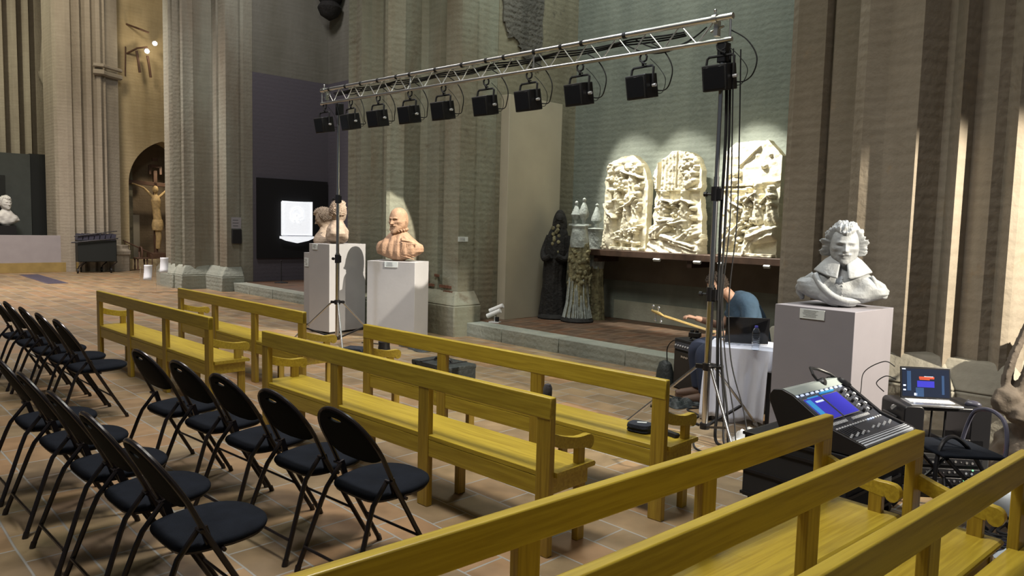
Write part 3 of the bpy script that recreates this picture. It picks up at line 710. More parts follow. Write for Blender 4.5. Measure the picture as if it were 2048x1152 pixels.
def bust(name, label, loc, yaw, H, halfw, depth, m, head_yaw=0, head_tilt=0, beard=0, mous=0, hair=None, collar=None, seed=0, style=0, foot=True, scale=1.0, hs=1.4, nod=0):
    t = thing('portrait_bust', label, 'bust', loc, yaw, 'sculpted busts on pedestals'); t.scale = (scale,)*3
    mb = MB(); mb.loft(torso_rings(H, halfw, depth, seed=seed, style=style))
    if foot: mb.lathe([(.085, 0), (.085, .015), (.07, .03), (.09, .08)], 20)
    hz = H + .088*hs
    mb.tube([(0, .03, H-.14), (0, .005, H-.01), (0, -.005, H+.07*hs)], .06, 18, rs=[.115*hs/1.4, .082*hs/1.4, .078*hs/1.4])
    HM = Matrix.Translation((0, -.022, hz)) @ rotm(nod, head_tilt, head_yaw) @ Matrix.Scale(hs, 4)
    closed_grid(mb, head_surf(beard=beard, mous=mous), HM)
    o = mb.build('figure', m, t); remesh(o, .0062, 2)
    if hair:
        h = hair_mesh(hair, seed)
        h2 = MB(); h2.add(h.v, h.f, HM); h2.build('hair', m, t, ang=180)
    if collar == 'flat':
        P = []
        for r_, z_ in ((.085, H+.040), (.095, H+.046), (.13, H+.024), (.17, H-.004), (.205, H-.032), (.207, H-.042)):
            row = []
            for k in range(73):
                a = math.radians(-80 + 340*k/72)
                x, y = math.cos(a)*r_, math.sin(a)*r_*.80
                front = max(0, -math.sin(a)); pt = front**3
                zz = z_ - (r_-.07)*.55*pt*1.0 - .35*max(0, r_-.12)*abs(math.cos(a))
                row.append((x*(1+.05*pt), y*(1 + .10*pt)-.012, zz))
            P.append(row)
        c = MB().grid(P).build('collar', m, t, ang=60); sd = c.modifiers.new('s', 'SOLIDIFY'); sd.thickness = .012; sd.offset = 0
    if collar == 'ruff':
        mb = MB(); pts = []
        for k in range(150):
            a = 2*PI*k/150; r_ = .108+.014*math.sin(a*17); pts.append((math.cos(a)*r_, math.sin(a)*r_*.95-.012, H+.012+.012*math.sin(a*17+1)+.018*math.sin(a)))
        mb.tube(pts, .016, 8, closed=True); mb.build('ruff', m, t)
    return t
# grey marble bust, right: wavy hair, moustache, flat collar, buttoned doublet and a sash
tb = bust('b', 'grey marble bust of a man with wavy hair, moustache and wide flat collar', (-2.37, 5.98, 1.153), math.radians(23), .345, .335, .165, M_marble, beard=.008, mous=.008, hair='wavy', collar='flat', seed=2, nod=.05, head_yaw=.06, hs=1.42)
mb = MB()
for i in range(7): mb.ball((.0, -.168-.004*math.sin(i*.4), .065+i*.026), .0075, 8, 5)
mb.build('button_row', M_marble, tb)
mb = MB()
mb.tube(spline([(-.20, -.085, .25), (-.15, -.145, .165), (-.06, -.180, .085), (.04, -.165, .055), (.12, -.115, .06), (.14, -.05, .06)], 8), .028, 10)
mb.tube(spline([(-.22, -.07, .22), (-.16, -.13, .12), (-.07, -.165, .055), (.03, -.155, .03), (.10, -.11, .03)], 8), .022, 10)
mb.tube(spline([(-.24, -.05, .22), (-.20, -.11, .12), (-.10, -.14, .045), (-.02, -.13, .02)], 8), .024, 10)
for k in range(5): mb.tube(spline([(-.21-.02*k, -.06+.03*k, .25-.03*k), (-.28-.010*k, -.04+.02*k, .19-.024*k), (-.325+.008*k, .0, .13-.016*k), (-.29, .05, .10-.014*k)], 6), .022, 8)
so = mb.build('sash', M_marble, tb); remesh(so, .008, 2)
mb = MB()
for k in range(5): mb.tube(spline([(.20+.01*k, -.11, .25-.02*k), (.26, -.09, .185-.018*k), (.31, -.03, .145-.014*k), (.33-.004*k, .03, .13-.008*k)], 6), .018, 8)
so = mb.build('sleeve_folds', M_marble, tb); remesh(so, .008, 2)
# terracotta bald bearded man
tb = bust('b', 'reddish terracotta bust of a bald bearded man with ruff and pleated gown', (-9.14, 6.53, 1.152), math.radians(36), .43, .345, .175, M_terra, beard=.024, mous=.009, collar='ruff', seed=5, style=1, head_yaw=-.38, nod=.10, hs=1.58, scale=1.05)
mb = MB()
for k in range(9):
    mb.tube(spline([(.08+.018*k, -.13, .33-.012*k), (.11+.020*k, -.165+.006*k, .24), (.09+.019*k, -.165+.008*k, .14), (.05+.014*k, -.13, .05)], 6), .011, 6)
for j in range(7):
    mb.tube(spline([(.09, -.165, .30-.036*j), (.20, -.135, .28-.038*j), (.30-.01*j, -.06, .23-.034*j)], 6), .009, 6)
so = mb.build('gown_pattern', M_terra, tb)
bust('b', 'pale brown bust of a curly-haired man seen from behind, on the tall pedestal', (-10.18, 6.10, 1.372), math.radians(150), .36, .31, .17, M_terral, hair='curly', seed=9, style=0, head_yaw=.9, beard=.01, hs=1.38)
bust('b', 'brown bust with a bowed head, half hidden behind the curly-haired bust', (-10.80, 6.25, 1.202), math.radians(-60), .42, .24, .15, M_terral, hair='curly', seed=14, head_yaw=.3, nod=.35, hs=1.42)
# far left white bust on a black block inside the booth
tb = bust('b', 'white marble bust by the booth at the far left edge', (-26.72, 4.66, 1.33), math.radians(85), .40, .27, .14, M_marblew, hair='curly', seed=21, beard=.012, head_yaw=.5, scale=1.25)
o = MB().box((0, 0, .665), (.52, .5, 1.33)).build('bust_block', M_blackm); place(o, -26.72, 4.62, 0)
tag(o, 'black block under the white bust at the far left edge', 'plinth')

# ================================================================== RELIEFS
SHZ = 1.372
t = thing('relief_shelf', 'long dark wooden beam shelf carrying the three stone reliefs', 'shelf', (-8.0, 9.30, 0), 0)
MB().box((2.15, .34, SHZ-.05), (4.3, .68, .10)).build('beam', wood_d, t, bevel=.008)
for x in (.35, 2.1, 3.9): MB().box((x, .36, SHZ-.15), (.08, .62, .10)).build('bracket', wood_d, t)
lc = [( -6.42, 'leftmost of the small white labels under the relief shelf'), (-5.73, 'small white label under the shelf, second from the left'), (-5.35, 'small white label under the shelf beside the steel truss pole'), (-4.67, 'rightmost of the small white labels under the relief shelf')]
for i, (a, lab) in enumerate(lc):
    o = MB().box((0, 0, 0), (.115 if i < 2 else .09, .03, .036), rotm(.7)).build('caption_label', M_card); place(o, a, 9.28, 1.262)
    tag(o, lab, 'label', 'caption labels under the relief shelf')
def relief(label, a0, a1, b, h, outline, parts, seed, jag=.0, m=M_relief):
    w = a1-a0; NX = int(w/.0072); NZ = int(h/.0072)
    X, Zz = np.meshgrid(np.linspace(0, w, NX), np.linspace(0, h, NZ)); F = np.full(X.shape, .0)
    rs = np.random.RandomState(seed)
    def nz(f, s):  # smooth value noise
        g = np.random.RandomState(seed*31+s).rand(int(f*h)+3, int(f*w)+3); fx = X*f; fz = Zz*f
        i = fz.astype(int); j = fx.astype(int); u = fx-j; v = fz-i; u = u*u*(3-2*u); v = v*v*(3-2*v)
        return (g[i, j]*(1-u)+g[i, j+1]*u)*(1-v)+(g[i+1, j]*(1-u)+g[i+1, j+1]*u)*v-.5
    def ell(cx, cz, rx, rz, ht, rot=0, fold=0):
        c, s = math.cos(rot), math.sin(rot); x = (X-cx)*c+(Zz-cz)*s; z = -(X-cx)*s+(Zz-cz)*c
        d = (x/rx)**2+(z/rz)**2; m_ = d < 1; v = np.zeros_like(X); v[m_] = ht*np.sqrt(1-d[m_])
        if fold: v = np.where(m_, v + fold*np.sin(x/rx*9+z*16+cx*20)*(v > .012), v)
        return v
    def cap(x0, z0, x1, z1, r0, r1, ht, fold=0):
        dx, dz = x1-x0, z1-z0; L = max(1e-6, dx*dx+dz*dz); tt = np.clip(((X-x0)*dx+(Zz-z0)*dz)/L, 0, 1)
        d = np.hypot(X-x0-tt*dx, Zz-z0-tt*dz); r = r0+(r1-r0)*tt; m_ = d < r; v = np.zeros_like(X); v[m_] = ht*np.sqrt(np.clip(1-(d[m_]/r[m_])**2, 0, 1))
        if fold:
            side = ((X-x0)*dz-(Zz-z0)*dx)/math.sqrt(L); v = np.where(m_, v+fold*np.sin(side/np.maximum(r, .01)*8+tt*5), v)
        return v
    def fig(cx, cz, hgt, lean=0, arm=None, ht=.12, kneel=False, flip=1):
        nonlocal F
        hd = hgt*.085
        hx = cx+lean*hgt*.5
        F = np.maximum(F, cap(cx, cz+.02, cx+lean*hgt*.35, cz+hgt*.58, hgt*.20, hgt*.12, ht, .016))       # robe
        F = np.maximum(F, cap(cx+lean*hgt*.3, cz+hgt*.5, hx, cz+hgt*.76, hgt*.14, hgt*.10, ht*1.12, .010))   # chest
        F = np.maximum(F, ell(hx+lean*.02, cz+hgt*.90, hd, hd*1.25, ht*1.25))                                # head
        F = np.maximum(F, ell(hx+lean*.02, cz+hgt*.95, hd*1.15, hd*.8, ht*1.2))                               # hair
        if arm:
            for (ax, az) in arm:
                F = np.maximum(F, cap(hx, cz+hgt*.72, hx+ax*.55*hgt, cz+hgt*(.72+az*.4), hgt*.055, hgt*.045, ht*1.3))
                F = np.maximum(F, cap(hx+ax*.55*hgt, cz+hgt*(.72+az*.4), hx+ax*hgt, cz+hgt*(.72+az), hgt*.045, hgt*.03, ht*1.3))
        if kneel: F = np.maximum(F, cap(cx, cz+.06, cx+flip*hgt*.42, cz+.05, hgt*.15, hgt*.09, ht*1.2, .018))
    for p in parts:
        k = p[0]
        if k == 'fig': fig(*p[1], **p[2])
        elif k == 'ell': F = np.maximum(F, ell(*p[1]))
        elif k == 'cap': F = np.maximum(F, cap(*p[1]))
        elif k == 'cluster':
            cx, cz, rx, rz, n, r, ht = p[1]
            for _ in range(n):
                q = rs.rand()*2*PI; u = math.sqrt(rs.rand()); rr_ = r*rs.uniform(.7, 1.3)
                F = np.maximum(F, ell(cx+math.cos(q)*u*rx, cz+math.sin(q)*u*rz, rr_, rr_, ht*rs.uniform(.8, 1.2)))
        elif k == 'block':
            x0, x1, z0, z1, ht = p[1]; F = np.where((X > x0) & (X < x1) & (Zz > z0) & (Zz < z1), np.maximum(F, ht), F)
        elif k == 'flute':
            x0, x1, z0, z1, ht, fr = p[1]; F = np.where((X > x0) & (X < x1) & (Zz > z0) & (Zz < z1), np.maximum(F, ht+.010*np.sin((X-x0)*fr)), F)
        elif k == 'groove':
            x0, x1, z0, z1, dp = p[1]; F = np.where((X > x0) & (X < x1) & (Zz > z0) & (Zz < z1), F-dp, F)
        elif k == 'slope':
            z1_, ht, fr = p[1]; F = np.where(Zz < z1_, np.maximum(F, ht*(1-Zz/z1_)**.6+.012*np.sin((X*.55+Zz*1.3)*fr)), F)
    F = F + .012*nz(40, 3)*(F > .03) + .018*nz(20, 1) + .016*nz(7, 2)
    front = -.0 ; dep = .14
    mask = outline(X, Zz, w, h) - jag*(nz(9, 5))
    F = F*np.clip(mask/.03+.3, .25, 1)
    idx = -np.ones(X.shape, int); vs = []; fs = []
    ins = mask > 0
    cell = ins[:-1, :-1] & ins[1:, :-1] & ins[:-1, 1:] & ins[1:, 1:]
    use = np.zeros(X.shape, bool); use[:-1, :-1] |= cell; use[1:, :-1] |= cell; use[:-1, 1:] |= cell; use[1:, 1:] |= cell
    for i, j in zip(*np.where(use)): idx[i, j] = len(vs); vs.append((X[i, j], -dep*.55-F[i, j], Zz[i, j]))
    nf = len(vs)
    for i, j in zip(*np.where(use)): vs.append((X[i, j], dep*.45, Zz[i, j]))
    for i, j in zip(*np.where(cell)):
        a_, b_, c_, d_ = idx[i, j], idx[i, j+1], idx[i+1, j+1], idx[i+1, j]; fs.append((a_, b_, c_, d_)); fs.append((d_+nf, c_+nf, b_+nf, a_+nf))
    cp = np.pad(cell, 1)
    for i, j in zip(*np.where(cell)):
        if not cp[i, j+1]: a_, b_ = idx[i, j], idx[i, j+1]; fs.append((b_, a_, a_+nf, b_+nf))
        if not cp[i+2, j+1]: a_, b_ = idx[i+1, j+1], idx[i+1, j]; fs.append((b_, a_, a_+nf, b_+nf))
        if not cp[i+1, j]: a_, b_ = idx[i+1, j], idx[i, j]; fs.append((b_, a_, a_+nf, b_+nf))
        if not cp[i+1, j+2]: a_, b_ = idx[i, j+1], idx[i+1, j+1]; fs.append((b_, a_, a_+nf, b_+nf))
    mb = MB(); mb.v = [Vector(v) for v in vs]; mb.f = fs
    o = mb.build('stone_relief', m, ang=50); place(o, a0, b, SHZ+.001)
    return tag(o, label, 'relief', 'carved reliefs on the wall shelf')
def arch_out(x, z, w, h):
    r = w*.47; zc = h-r*1.02; d1 = np.minimum(x, w-x); d2 = r-np.hypot(x-w/2, (z-zc)); return np.where(z < zc, np.minimum(d1, r-np.abs(x-w/2)+.02), d2)
def arch2(x, z, w, h):
    l = .02+.10*np.clip(z/h, 0, 1)*w; r_ = w-.03-.11*np.clip(z/h, 0, 1)*w
    rr_ = w*.40; zc = h-rr_*.92; d = rr_-np.hypot(x-w*.50, (z-zc)*1.08); s_ = np.minimum(x-l, r_-x)
    return np.where(z < zc, np.minimum(s_, 9), np.minimum(d, s_))
def rect3(x, z, w, h):
    c1 = (x/.16 + (h-z)/.14-1)*.1; c2 = ((w-x)/.20 + (h-z)/.22-1)*.12; return np.minimum(np.minimum(np.minimum(x, w-x), h-z), np.minimum(c1, c2))
relief('arched stone relief at the left of the shelf, crowded with carved figures', -7.72, -6.86, 9.68, 1.52, arch_out,
 [('cluster', (.43, 1.30, .34, .14, 34, .055, .10)), ('cluster', (.28, 1.10, .22, .07, 20, .05, .10)), ('fig', (.56, .78, .58), dict(lean=.1, arm=[(-.35, .1), (.3, -.1)], ht=.10)),
  ('fig', (.30, .62, .46), dict(lean=-.1, arm=[(.4, .1)], ht=.08)), ('fig', (.17, .05, .74), dict(lean=.05, arm=[(-.1, .2), (.15, -.1)], ht=.14)), ('fig', (.50, .30, .56), dict(lean=.05, arm=[(.3, .25), (-.25, -.1)], ht=.12)),
  ('fig', (.66, .42, .46), dict(lean=-.12, arm=[(.15, .1)], ht=.09)), ('cap', (.34, .28, .74, .36, .035, .03, .11)), ('cap', (.44, .02, .42, .34, .03, .02, .10)), ('cap', (.66, .03, .70, .34, .03, .02, .10)), ('cap', (.32, .18, .74, .12, .05, .03, .10)),
  ('cluster', (.52, .20, .18, .10, 14, .04, .09)), ('cluster', (.72, .85, .05, .3, 12, .04, .08)), ('block', (.05, .84, 0, .045, .13)), ('cluster', (.45, .95, .30, .25, 22, .035, .13)), ('cluster', (.50, .45, .30, .30, 24, .032, .14)), ('cluster', (.18, .60, .10, .12, 10, .035, .15))], 4, .03)
relief('stone relief in the middle of the shelf, carved columns above kneeling figures', -6.80, -5.82, 9.68, 1.53, arch2,
 [('flute', (.22, .48, .96, 1.53, .07, 95)), ('flute', (.50, .60, .96, 1.53, .045, 60)), ('flute', (.06, .17, .96, 1.4, .09, 70)), ('groove', (.18, .215, .98, 1.42, .03)), ('cluster', (.70, 1.30, .13, .16, 36, .045, .12)), ('cluster', (.74, 1.08, .10, .12, 14, .05, .11)),
  ('block', (.05, .90, .93, .965, .06)), ('fig', (.26, .42, .52), dict(lean=.10, arm=[(.35, -.1)], ht=.12, kneel=True, flip=1)), ('fig', (.66, .40, .54), dict(lean=-.05, arm=[(-.35, -.12), (.25, -.1)], ht=.13, kneel=True, flip=-1)),
  ('fig', (.48, .40, .40), dict(lean=0.05, arm=[(.2, -.1)], ht=.08)), ('fig', (.58, .22, .42), dict(lean=.1, arm=[(-.3, -.2)], ht=.12)), ('cap', (.10, .30, .34, .40, .12, .09, .12, .02)), ('cap', (.52, .18, .80, .30, .10, .12, .13, .02)),
  ('flute', (.01, .20, .20, .36, .12, 110)), ('slope', (.30, .13, 46)), ('cap', (.30, .24, .86, .10, .05, .035, .16)), ('cap', (.45, .16, .90, .04, .04, .03, .15)), ('cluster', (.62, .62, .22, .20, 22, .036, .15)), ('cluster', (.30, .62, .16, .2, 14, .034, .14)), ('cluster', (.70, .34, .16, .10, 10, .04, .15))], 8, .05)
relief('brightly lit rectangular stone relief at the right of the shelf, partly behind the pole', -5.56, -4.70, 9.68, 1.60, rect3,
 [('block', (.0, .50, .98, 1.02, .06)), ('block', (.0, .44, .92, .95, .045)), ('ell', (.22, 1.16, .07, .07, .10)), ('ell', (.20, 1.05, .09, .06, .09)), ('cap', (.05, 1.10, .55, 1.52, .015, .012, .03)), ('cap', (.55, 1.02, .86, 1.04, .02, .02, .04)),
  ('fig', (.18, .42, .46), dict(lean=.05, arm=[(.3, -.15)], ht=.12)), ('fig', (.42, .52, .44), dict(lean=.05, arm=[(.3, -.2), (-.2, -.1)], ht=.12)), ('fig', (.60, .50, .52), dict(lean=-.1, arm=[(-.3, -.25)], ht=.14)), ('fig', (.76, .48, .50), dict(lean=-.05, arm=[(-.2, -.2)], ht=.11)),
  ('cap', (.12, .24, .34, .42, .13, .08, .12, .022)), ('cap', (.52, .30, .78, .34, .13, .12, .15, .022)), ('fig', (.44, .02, .46), dict(lean=.05, arm=[(.25, -.1)], ht=.10)), ('cap', (.40, .05, .52, .22, .12, .05, .10, .02)), ('groove', (.36, .50, .34, .50, .04)), ('block', (.02, .84, 0, .05, .10)), ('cluster', (.45, .72, .35, .08, 16, .05, .11)), ('cluster', (.30, .55, .22, .20, 20, .036, .14)), ('cluster', (.62, .78, .22, .10, 14, .038, .15)), ('cluster', (.30, .28, .22, .14, 12, .04, .14)), ('ell', (.62, 1.25, .05, .04, .05)), ('ell', (.70, 1.40, .03, .03, .04))], 12, .02)

# ================================================================== TRUSS, STANDS, LAMPS
TA, TB = (-3.10, 5.38), (-9.30, 5.31); ZA, ZB = 3.235, 3.325; UH = .178
TL = math.hypot(TA[0]-TB[0], TA[1]-TB[1]); tyaw = math.atan2(TA[1]-TB[1], TA[0]-TB[0]); slope = (ZA-ZB)
def tz(u): return slope*u/TL      # local x from TB end
truss = thing('lighting_truss', 'silver aluminium lighting truss spanning between the two tripod stands', 'truss', (TB[0], TB[1], ZB), tyaw)
def chord(z, y, r):
    o = MB().cyl((0, y, z), (TL, y, z+slope), r, 16).build('chord', M_alu, truss, ang=50)
chord(0, 0, .0185); chord(UH, 0, .024)
NB = 18; q = (TL-.30)/NB
for i in range(NB):
    x0 = .15+i*q
    for (xa, xb) in ((x0, x0+q/2), (x0+q, x0+q/2)):
        MB().cyl((xa, 0, UH+tz(xa)), (xb, 0, tz(xb)), .0065, 8).build('brace', M_brace, truss)
for x in (.02, TL-.02, 2.02, 4.04):
    mb = MB(); z0 = tz(x); mb.cyl((x, 0, z0), (x, 0, UH+z0), .009, 8); 
    mb.build('end_frame', M_brace, truss)
for x in (.22, .62, .98, 1.36, 1.75, 2.02, 2.5, 2.96, 3.35, 3.62, 4.05, 4.40, 4.66, 5.15):
    MB().cyl((x-.016, 0, UH+tz(x)), (x+.016, 0, UH+tz(x)), .0285, 14).build('cable_strap', M_blackm, truss)
for x in (.08, TL-.16):
    mb = MB(); z0 = tz(x)+UH
    mb.cyl((x-.02, 0, z0), (x+.02, 0, z0), .033, 12); mb.cyl((x, 0, z0), (x, 0, z0+.06), .008, 8); mb.ball((x, 0, z0+.065), .013, 8, 6); mb.box((x, .04, z0-.07), (.035, .05, .12)); mb.cyl((x-.05, .03, z0-.09), (x+.05, .06, z0-.05), .012, 8)
    mb.build('clamp', M_alu, truss)
cb = MB()
def tl(x, y, z): return Vector((x, y, z+tz(x)))
for j in range(3):
    pts = []
    for i in range(61):
        x = .3+i*(TL-.75)/60; pts.append(tl(x, .015+.016*j, UH-.040-.014*j-.020*abs(math.sin(x*3.6+j*.3))))
    cb.tube(pts, .008, 6)
for (x, w, d) in ((.5, .5, .07), (1.5, .55, .10), (2.75, .6, .06), (3.0, .75, .05), (5.1, .85, .15), (5.25, .7, .12)):
    cb.tube([tl(x+w*t/12, .03, UH-.045-d*4*(t/12)*(1-t/12)) for t in range(13)], .006, 6)
cb = cb.build('power_cable', M_blackm); cb.location = truss.location; cb.rotation_euler = truss.rotation_euler
tag(cb, 'bundle of black cables strapped along the silver lighting truss', 'cable')
# stands
def stand(a, b, ztop, foot_deg, hub_z, rad, label):
    t = thing('truss_stand', label, 'tripod stand', (a, b, 0), 0, 'tripod stands holding the truss')
    MB().cyl((0, 0, .09), (0, 0, 1.28), .028, 16).build('pole', M_chrome, t)
    MB().cyl((0, 0, 1.25), (0, 0, 2.16), .022, 16).build('pole', M_chrome, t)
    MB().cyl((0, 0, 2.1), (0, 0, ztop-.12), .0175, 16).build('pole', M_chrome, t)
    for z in (1.20, 2.02):
        mb = MB(); mb.cyl((0, 0, z-.055), (0, 0, z+.06), .038, 12); mb.box((.03, .0, z), (.05, .05, .09)); mb.cyl((0, 0, z), (-.085, -.02, z), .009, 8); mb.cyl((-.07, -.017, z), (-.095, -.022, z), .02, 8)
        mb.build('locking_collar', M_black, t)
    MB().box((0, .02, ztop-.09), (.075, .09, .16)).build('head_bracket', M_black, t, bevel=.008)
    mb = MB(); mb.cyl((0, 0, hub_z-.03), (0, 0, hub_z+.03), .042, 12)
    for k in range(3):
        th = math.radians(foot_deg+120*k); mb.box((math.cos(th)*.06, math.sin(th)*.06, hub_z), (.07, .035, .035), rotm(0, 0, th))
    mb.cyl((0, 0, hub_z), (.11, .02, hub_z+.01), .008, 8); mb.cyl((.10, .02, hub_z+.01), (.125, .022, hub_z+.01), .022, 10)
    mb.build('hub', M_black, t)
    mb = MB(); mb.cyl((0, 0, .075), (0, 0, .125), .040, 12); mb.build('foot_collar', M_black, t)
    for k in range(3):
        th = math.radians(foot_deg+120*k); c, s_ = math.cos(th), math.sin(th)
        lg = MB().cyl((c*.08, s_*.08, hub_z), (c*rad, s_*rad, .012), .0125, 10).build('leg', M_chrome, t)
        mb = MB(); mb.cyl((c*(rad-.03), s_*(rad-.03), .036), (c*rad, s_*rad, .0), .018, 8); mb.build('rubber_foot', M_ltgrey, lg)
        MB().box((c*rad*.36, s_*rad*.36, .155), (rad*.62, .022, .018), rotm(0, -.26, th)).build('brace', M_black, t)
    return t
stand(-3.19, 5.40, ZA, -39, .60, .70, 'chrome tripod stand under the right end of the truss, before the table')
stand(-9.00, 5.40, ZB, -25, .60, .70, 'chrome tripod stand under the left end of the truss, before the tall pedestal')
# spotlights, lenses towards the nave
def make_lamp():
    t = thing('stage_spotlight', 'x', 'stage light')
    B = rotm(.20, 0, 0); C0 = Vector((0, 0, -.255))
    def L(v): return C0 + (B @ Vector(v))
    def boxl(name, c, d, m, par, bev=.006): 
        mb = MB(); mb.box(tuple(L(c)), d, B); return mb.build(name, m, par, bevel=bev)
    h = boxl('housing', (0, 0, 0), (.215, .165, .205), M_black, t, .008)
    boxl('lens_frame', (0, -.088, 0), (.21, .014, .20), M_blackm, h)
    boxl('lens', (0, -.096, 0), (.18, .004, .17), M_gloss, h, .001)
    mb = MB()
    for k in range(7): mb.box(tuple(L((-.075+.025*k, .088, 0))), (.006, .02, .17), B)
    mb.build('cooling_fins', M_blackm, h)
    mb = MB(); mb.tube([L((-.118, 0, .0)), L((-.122, .01, .09)), Vector((-.118, 0, -.10)), Vector((-.10, 0, -.085)), Vector((.10, 0, -.085)), Vector((.118, 0, -.10)), L((.122, .01, .09)), L((.118, 0, 0))], .011, 6, flat=1.0); mb.build('yoke', M_blackm, t)
    mb = MB(); mb.cyl((0, 0, -.09), (0, 0, -.035), .011, 8); mb.tube([(-.0, .0, -.045), (.035, 0, -.03), (.04, 0, .0), (.02, 0, .028), (-.02, 0, .028), (-.038, 0, .0), (-.03, 0, -.03), (0, 0, -.045)], .009, 8); mb.cyl((0, -.02, -.05), (.05, -.02, -.07), .007, 6)
    mb.build('clamp', M_blackm, t)
    for s_ in (-1, 1):
        mb = MB(); mb.cyl(L((s_*.115, 0, 0)), L((s_*.150, 0, 0)), .014, 8); mb.build('tilt_knob', M_ltgrey if s_ > 0 else M_black, t)
    mb = MB(); mb.tube(spline([L((.06, .09, -.04)), L((.14, .13, -.05)), Vector((.26, .05, -.24)), Vector((.29, .03, -.12)), Vector((.20, .03, .02)), Vector((.05, .03, .12))], 7), .0055, 6); mb.build('power_cord', M_blackm, t)
    mb = MB(); mb.tube(spline([L((.04, .09, -.06)), L((.13, .10, -.07)), Vector((.21, .05, -.21)), Vector((.14, .04, -.10)), Vector((.06, .02, -.02))], 7), .003, 6); mb.build('safety_wire', M_blackm, t)
    return t
lamp0 = make_lamp()
lt = [.985, .880, .780, .675, .574, .460, .358, .251, .136, .015]
ord_ = ['at the far left end of the truss', 'second from the left end of the truss', 'third from the left end of the truss', 'fourth from the left end of the truss', 'fifth from the left end of the truss', 'fifth from the right end of the truss', 'fourth from the right end of the truss', 'third from the right end of the truss', 'second from the right end of the truss', 'at the right end of the truss, above the table']
for i, f in enumerate(lt):
    a = TA[0]*(1-f)+TB[0]*f; b = TA[1]*(1-f)+TB[1]*f; z = ZA*(1-f)+ZB*f-.035
    lab = 'square black stage light hanging ' + ord_[i]; yw = tyaw + RND.uniform(-.08, .08)
    if i == 0: place(lamp0, a, b, z, yw); r = lamp0; r['label'] = lab
    else: r = dup(lamp0, (a, b, z), yw, lab)
    r['group'] = 'stage lights hanging from the truss'
# cables falling from the right end of the truss along the stand to the floor
hl = ['thickest black cable falling beside the right tripod pole', 'black cable of the drop by the right tripod, second from the pole', 'black cable in the middle of the drop beside the right tripod', 'thin black cable of the drop beside the right tripod, second from the outside', 'thin black cable hanging farthest right of the right tripod pole']
for k, (dx, dy, sp) in enumerate(((.04, .03, 0), (.06, .05, .012), (.075, .02, .03), (.12, -.01, .05), (.15, .05, .045))):
    a0, b0 = -3.19+dx, 5.40+dy
    pts = [W(a0-.02, b0, 3.16), W(a0, b0+.01, 2.5), W(a0+sp*.5, b0, 1.8), W(a0+.01, b0-.01*k, 1.2), W(a0+.03+sp, b0-.02*k, .7), W(a0+.08+.04*k, b0-.05-.02*k, .30), W(a0+.12+.06*k, b0-.12-.03*k, .03), W(a0+.26+.03*k, b0-.16-.02*k, .012), W(a0+.36+.02*k, b0-.3-.04*k, .012)]
    o = MB().tube(spline(pts, 8), .013 if k < 1 else (.009 if k < 3 else .0055), 6).build('hanging_cable', M_blackm)
    tag(o, hl[k], 'cable', 'cables hanging beside the right tripod pole')

# ================================================================== CHAPEL STATUES AND DISPLAYS
t = thing('display_board', 'tall plain beige display board leaning flat against the chapel side wall', 'display board', (-8.74, 8.19, ZP), 0)
MB().box((.095, .62, 1.79), (.19, 1.24, 3.58)).build('board', M_board, t, bevel=.005)
def robed(name, label, loc, yaw, H, m_low, m_up, m_head, lean=0, seed=0, base=None, fat=1.0, hood=True, grp='weathered statues in the chapel'):
    t = thing(name, label, 'statue', loc, yaw, grp)
    def rings(prof, fold, sx=1.0, n=64):
        out = []
        for (z, w, d, dx) in prof:
            r = []
            for k in range(n):
                a = 2*PI*k/n; q = 1 + fold*math.sin(a*9+seed+z*2) + fold*.6*math.sin(a*17+2*seed) + .10*vnoise((math.cos(a), math.sin(a), z*2), 2.2, seed)
                r.append((math.cos(a)*w*q*fat+dx, math.sin(a)*d*q*fat, z))
            out.append(r)
        return out
    def fine(p, k=5):
        o = []
        for i in range(len(p)-1):
            for j in range(k): u = j/k; o.append(tuple(p[i][q]*(1-u)+p[i+1][q]*u for q in range(4)))
        return o+[p[-1]]
    low = [(0, .24, .20, 0), (.08, .235, .195, 0), (.35*H, .19, .17, 0), (.52*H, .185, .165, lean*.2)]
    up = [(.50*H, .19, .165, lean*.2), (.62*H, .21, .17, lean*.4), (.74*H, .185, .15, lean*.6), (.80*H, .15, .12, lean*.75), (.85*H, .10, .09, lean*.85)]
    MB().loft(rings(fine(low), .055)).build('robe', m_low, t, ang=70)
    MB().loft(rings(fine(up), .035)).build('torso', m_up, t, ang=70)
    if hood:
        mb = MB(); P = head_surf(48, 36)
        closed_grid(mb, P, Matrix.Translation((lean, -.02, .905*H)) @ rotm(.25, 0, .2)); mb.build('head', m_head, t)
        mb = MB(); hd = []
        for k in range(9):
            el = k/8; hd.append([(lean+math.cos(a_)*.125*math.cos(el*1.4)*(1 if math.sin(a_) > -.6 else .7), math.sin(a_)*.13*math.cos(el*1.4)+.015, .83*H+.10*H*1.9*math.sin(el*1.4)*.9) for a_ in [2*PI*q/28 for q in range(28)]])
        MB().loft(hd).build('hood', m_up, t, ang=80)
    for s_ in ((-1, 1) if hood else ()):
        mb = MB(); mb.tube(spline([(lean*.7+s_*.15, 0, .76*H), (lean*.5+s_*.22, -.03, .62*H), (lean*.4+s_*.17, -.14, .55*H), (lean*.3+s_*.05, -.19, .58*H)], 6), .05, 10, rs=None); mb.build('arm', m_up, t)
    if base: MB().lathe([(.26, -.0), (.27, .02), (.24, .06), (.2, .08)], 14).build('base', base, t)
    return t
robed('charred_statue', 'charred black hooded statue standing against the beige board', (-8.27, 9.05, ZP), math.radians(30), 1.80, M_dark, M_dark, M_dark, lean=.06, seed=1, base=M_dark, fat=.98)
o = MB(); 
for i in range(15): o.ball((.03+.05*math.sin(i*2.3), -.135-.01*math.cos(i), 1.08+i*.032), .034, 8, 5, (1, .6, 1))
st = [x for x in D.objects if x.name == 'charred_statue'][0]; o.build('pale_scarf', M_moss, st)
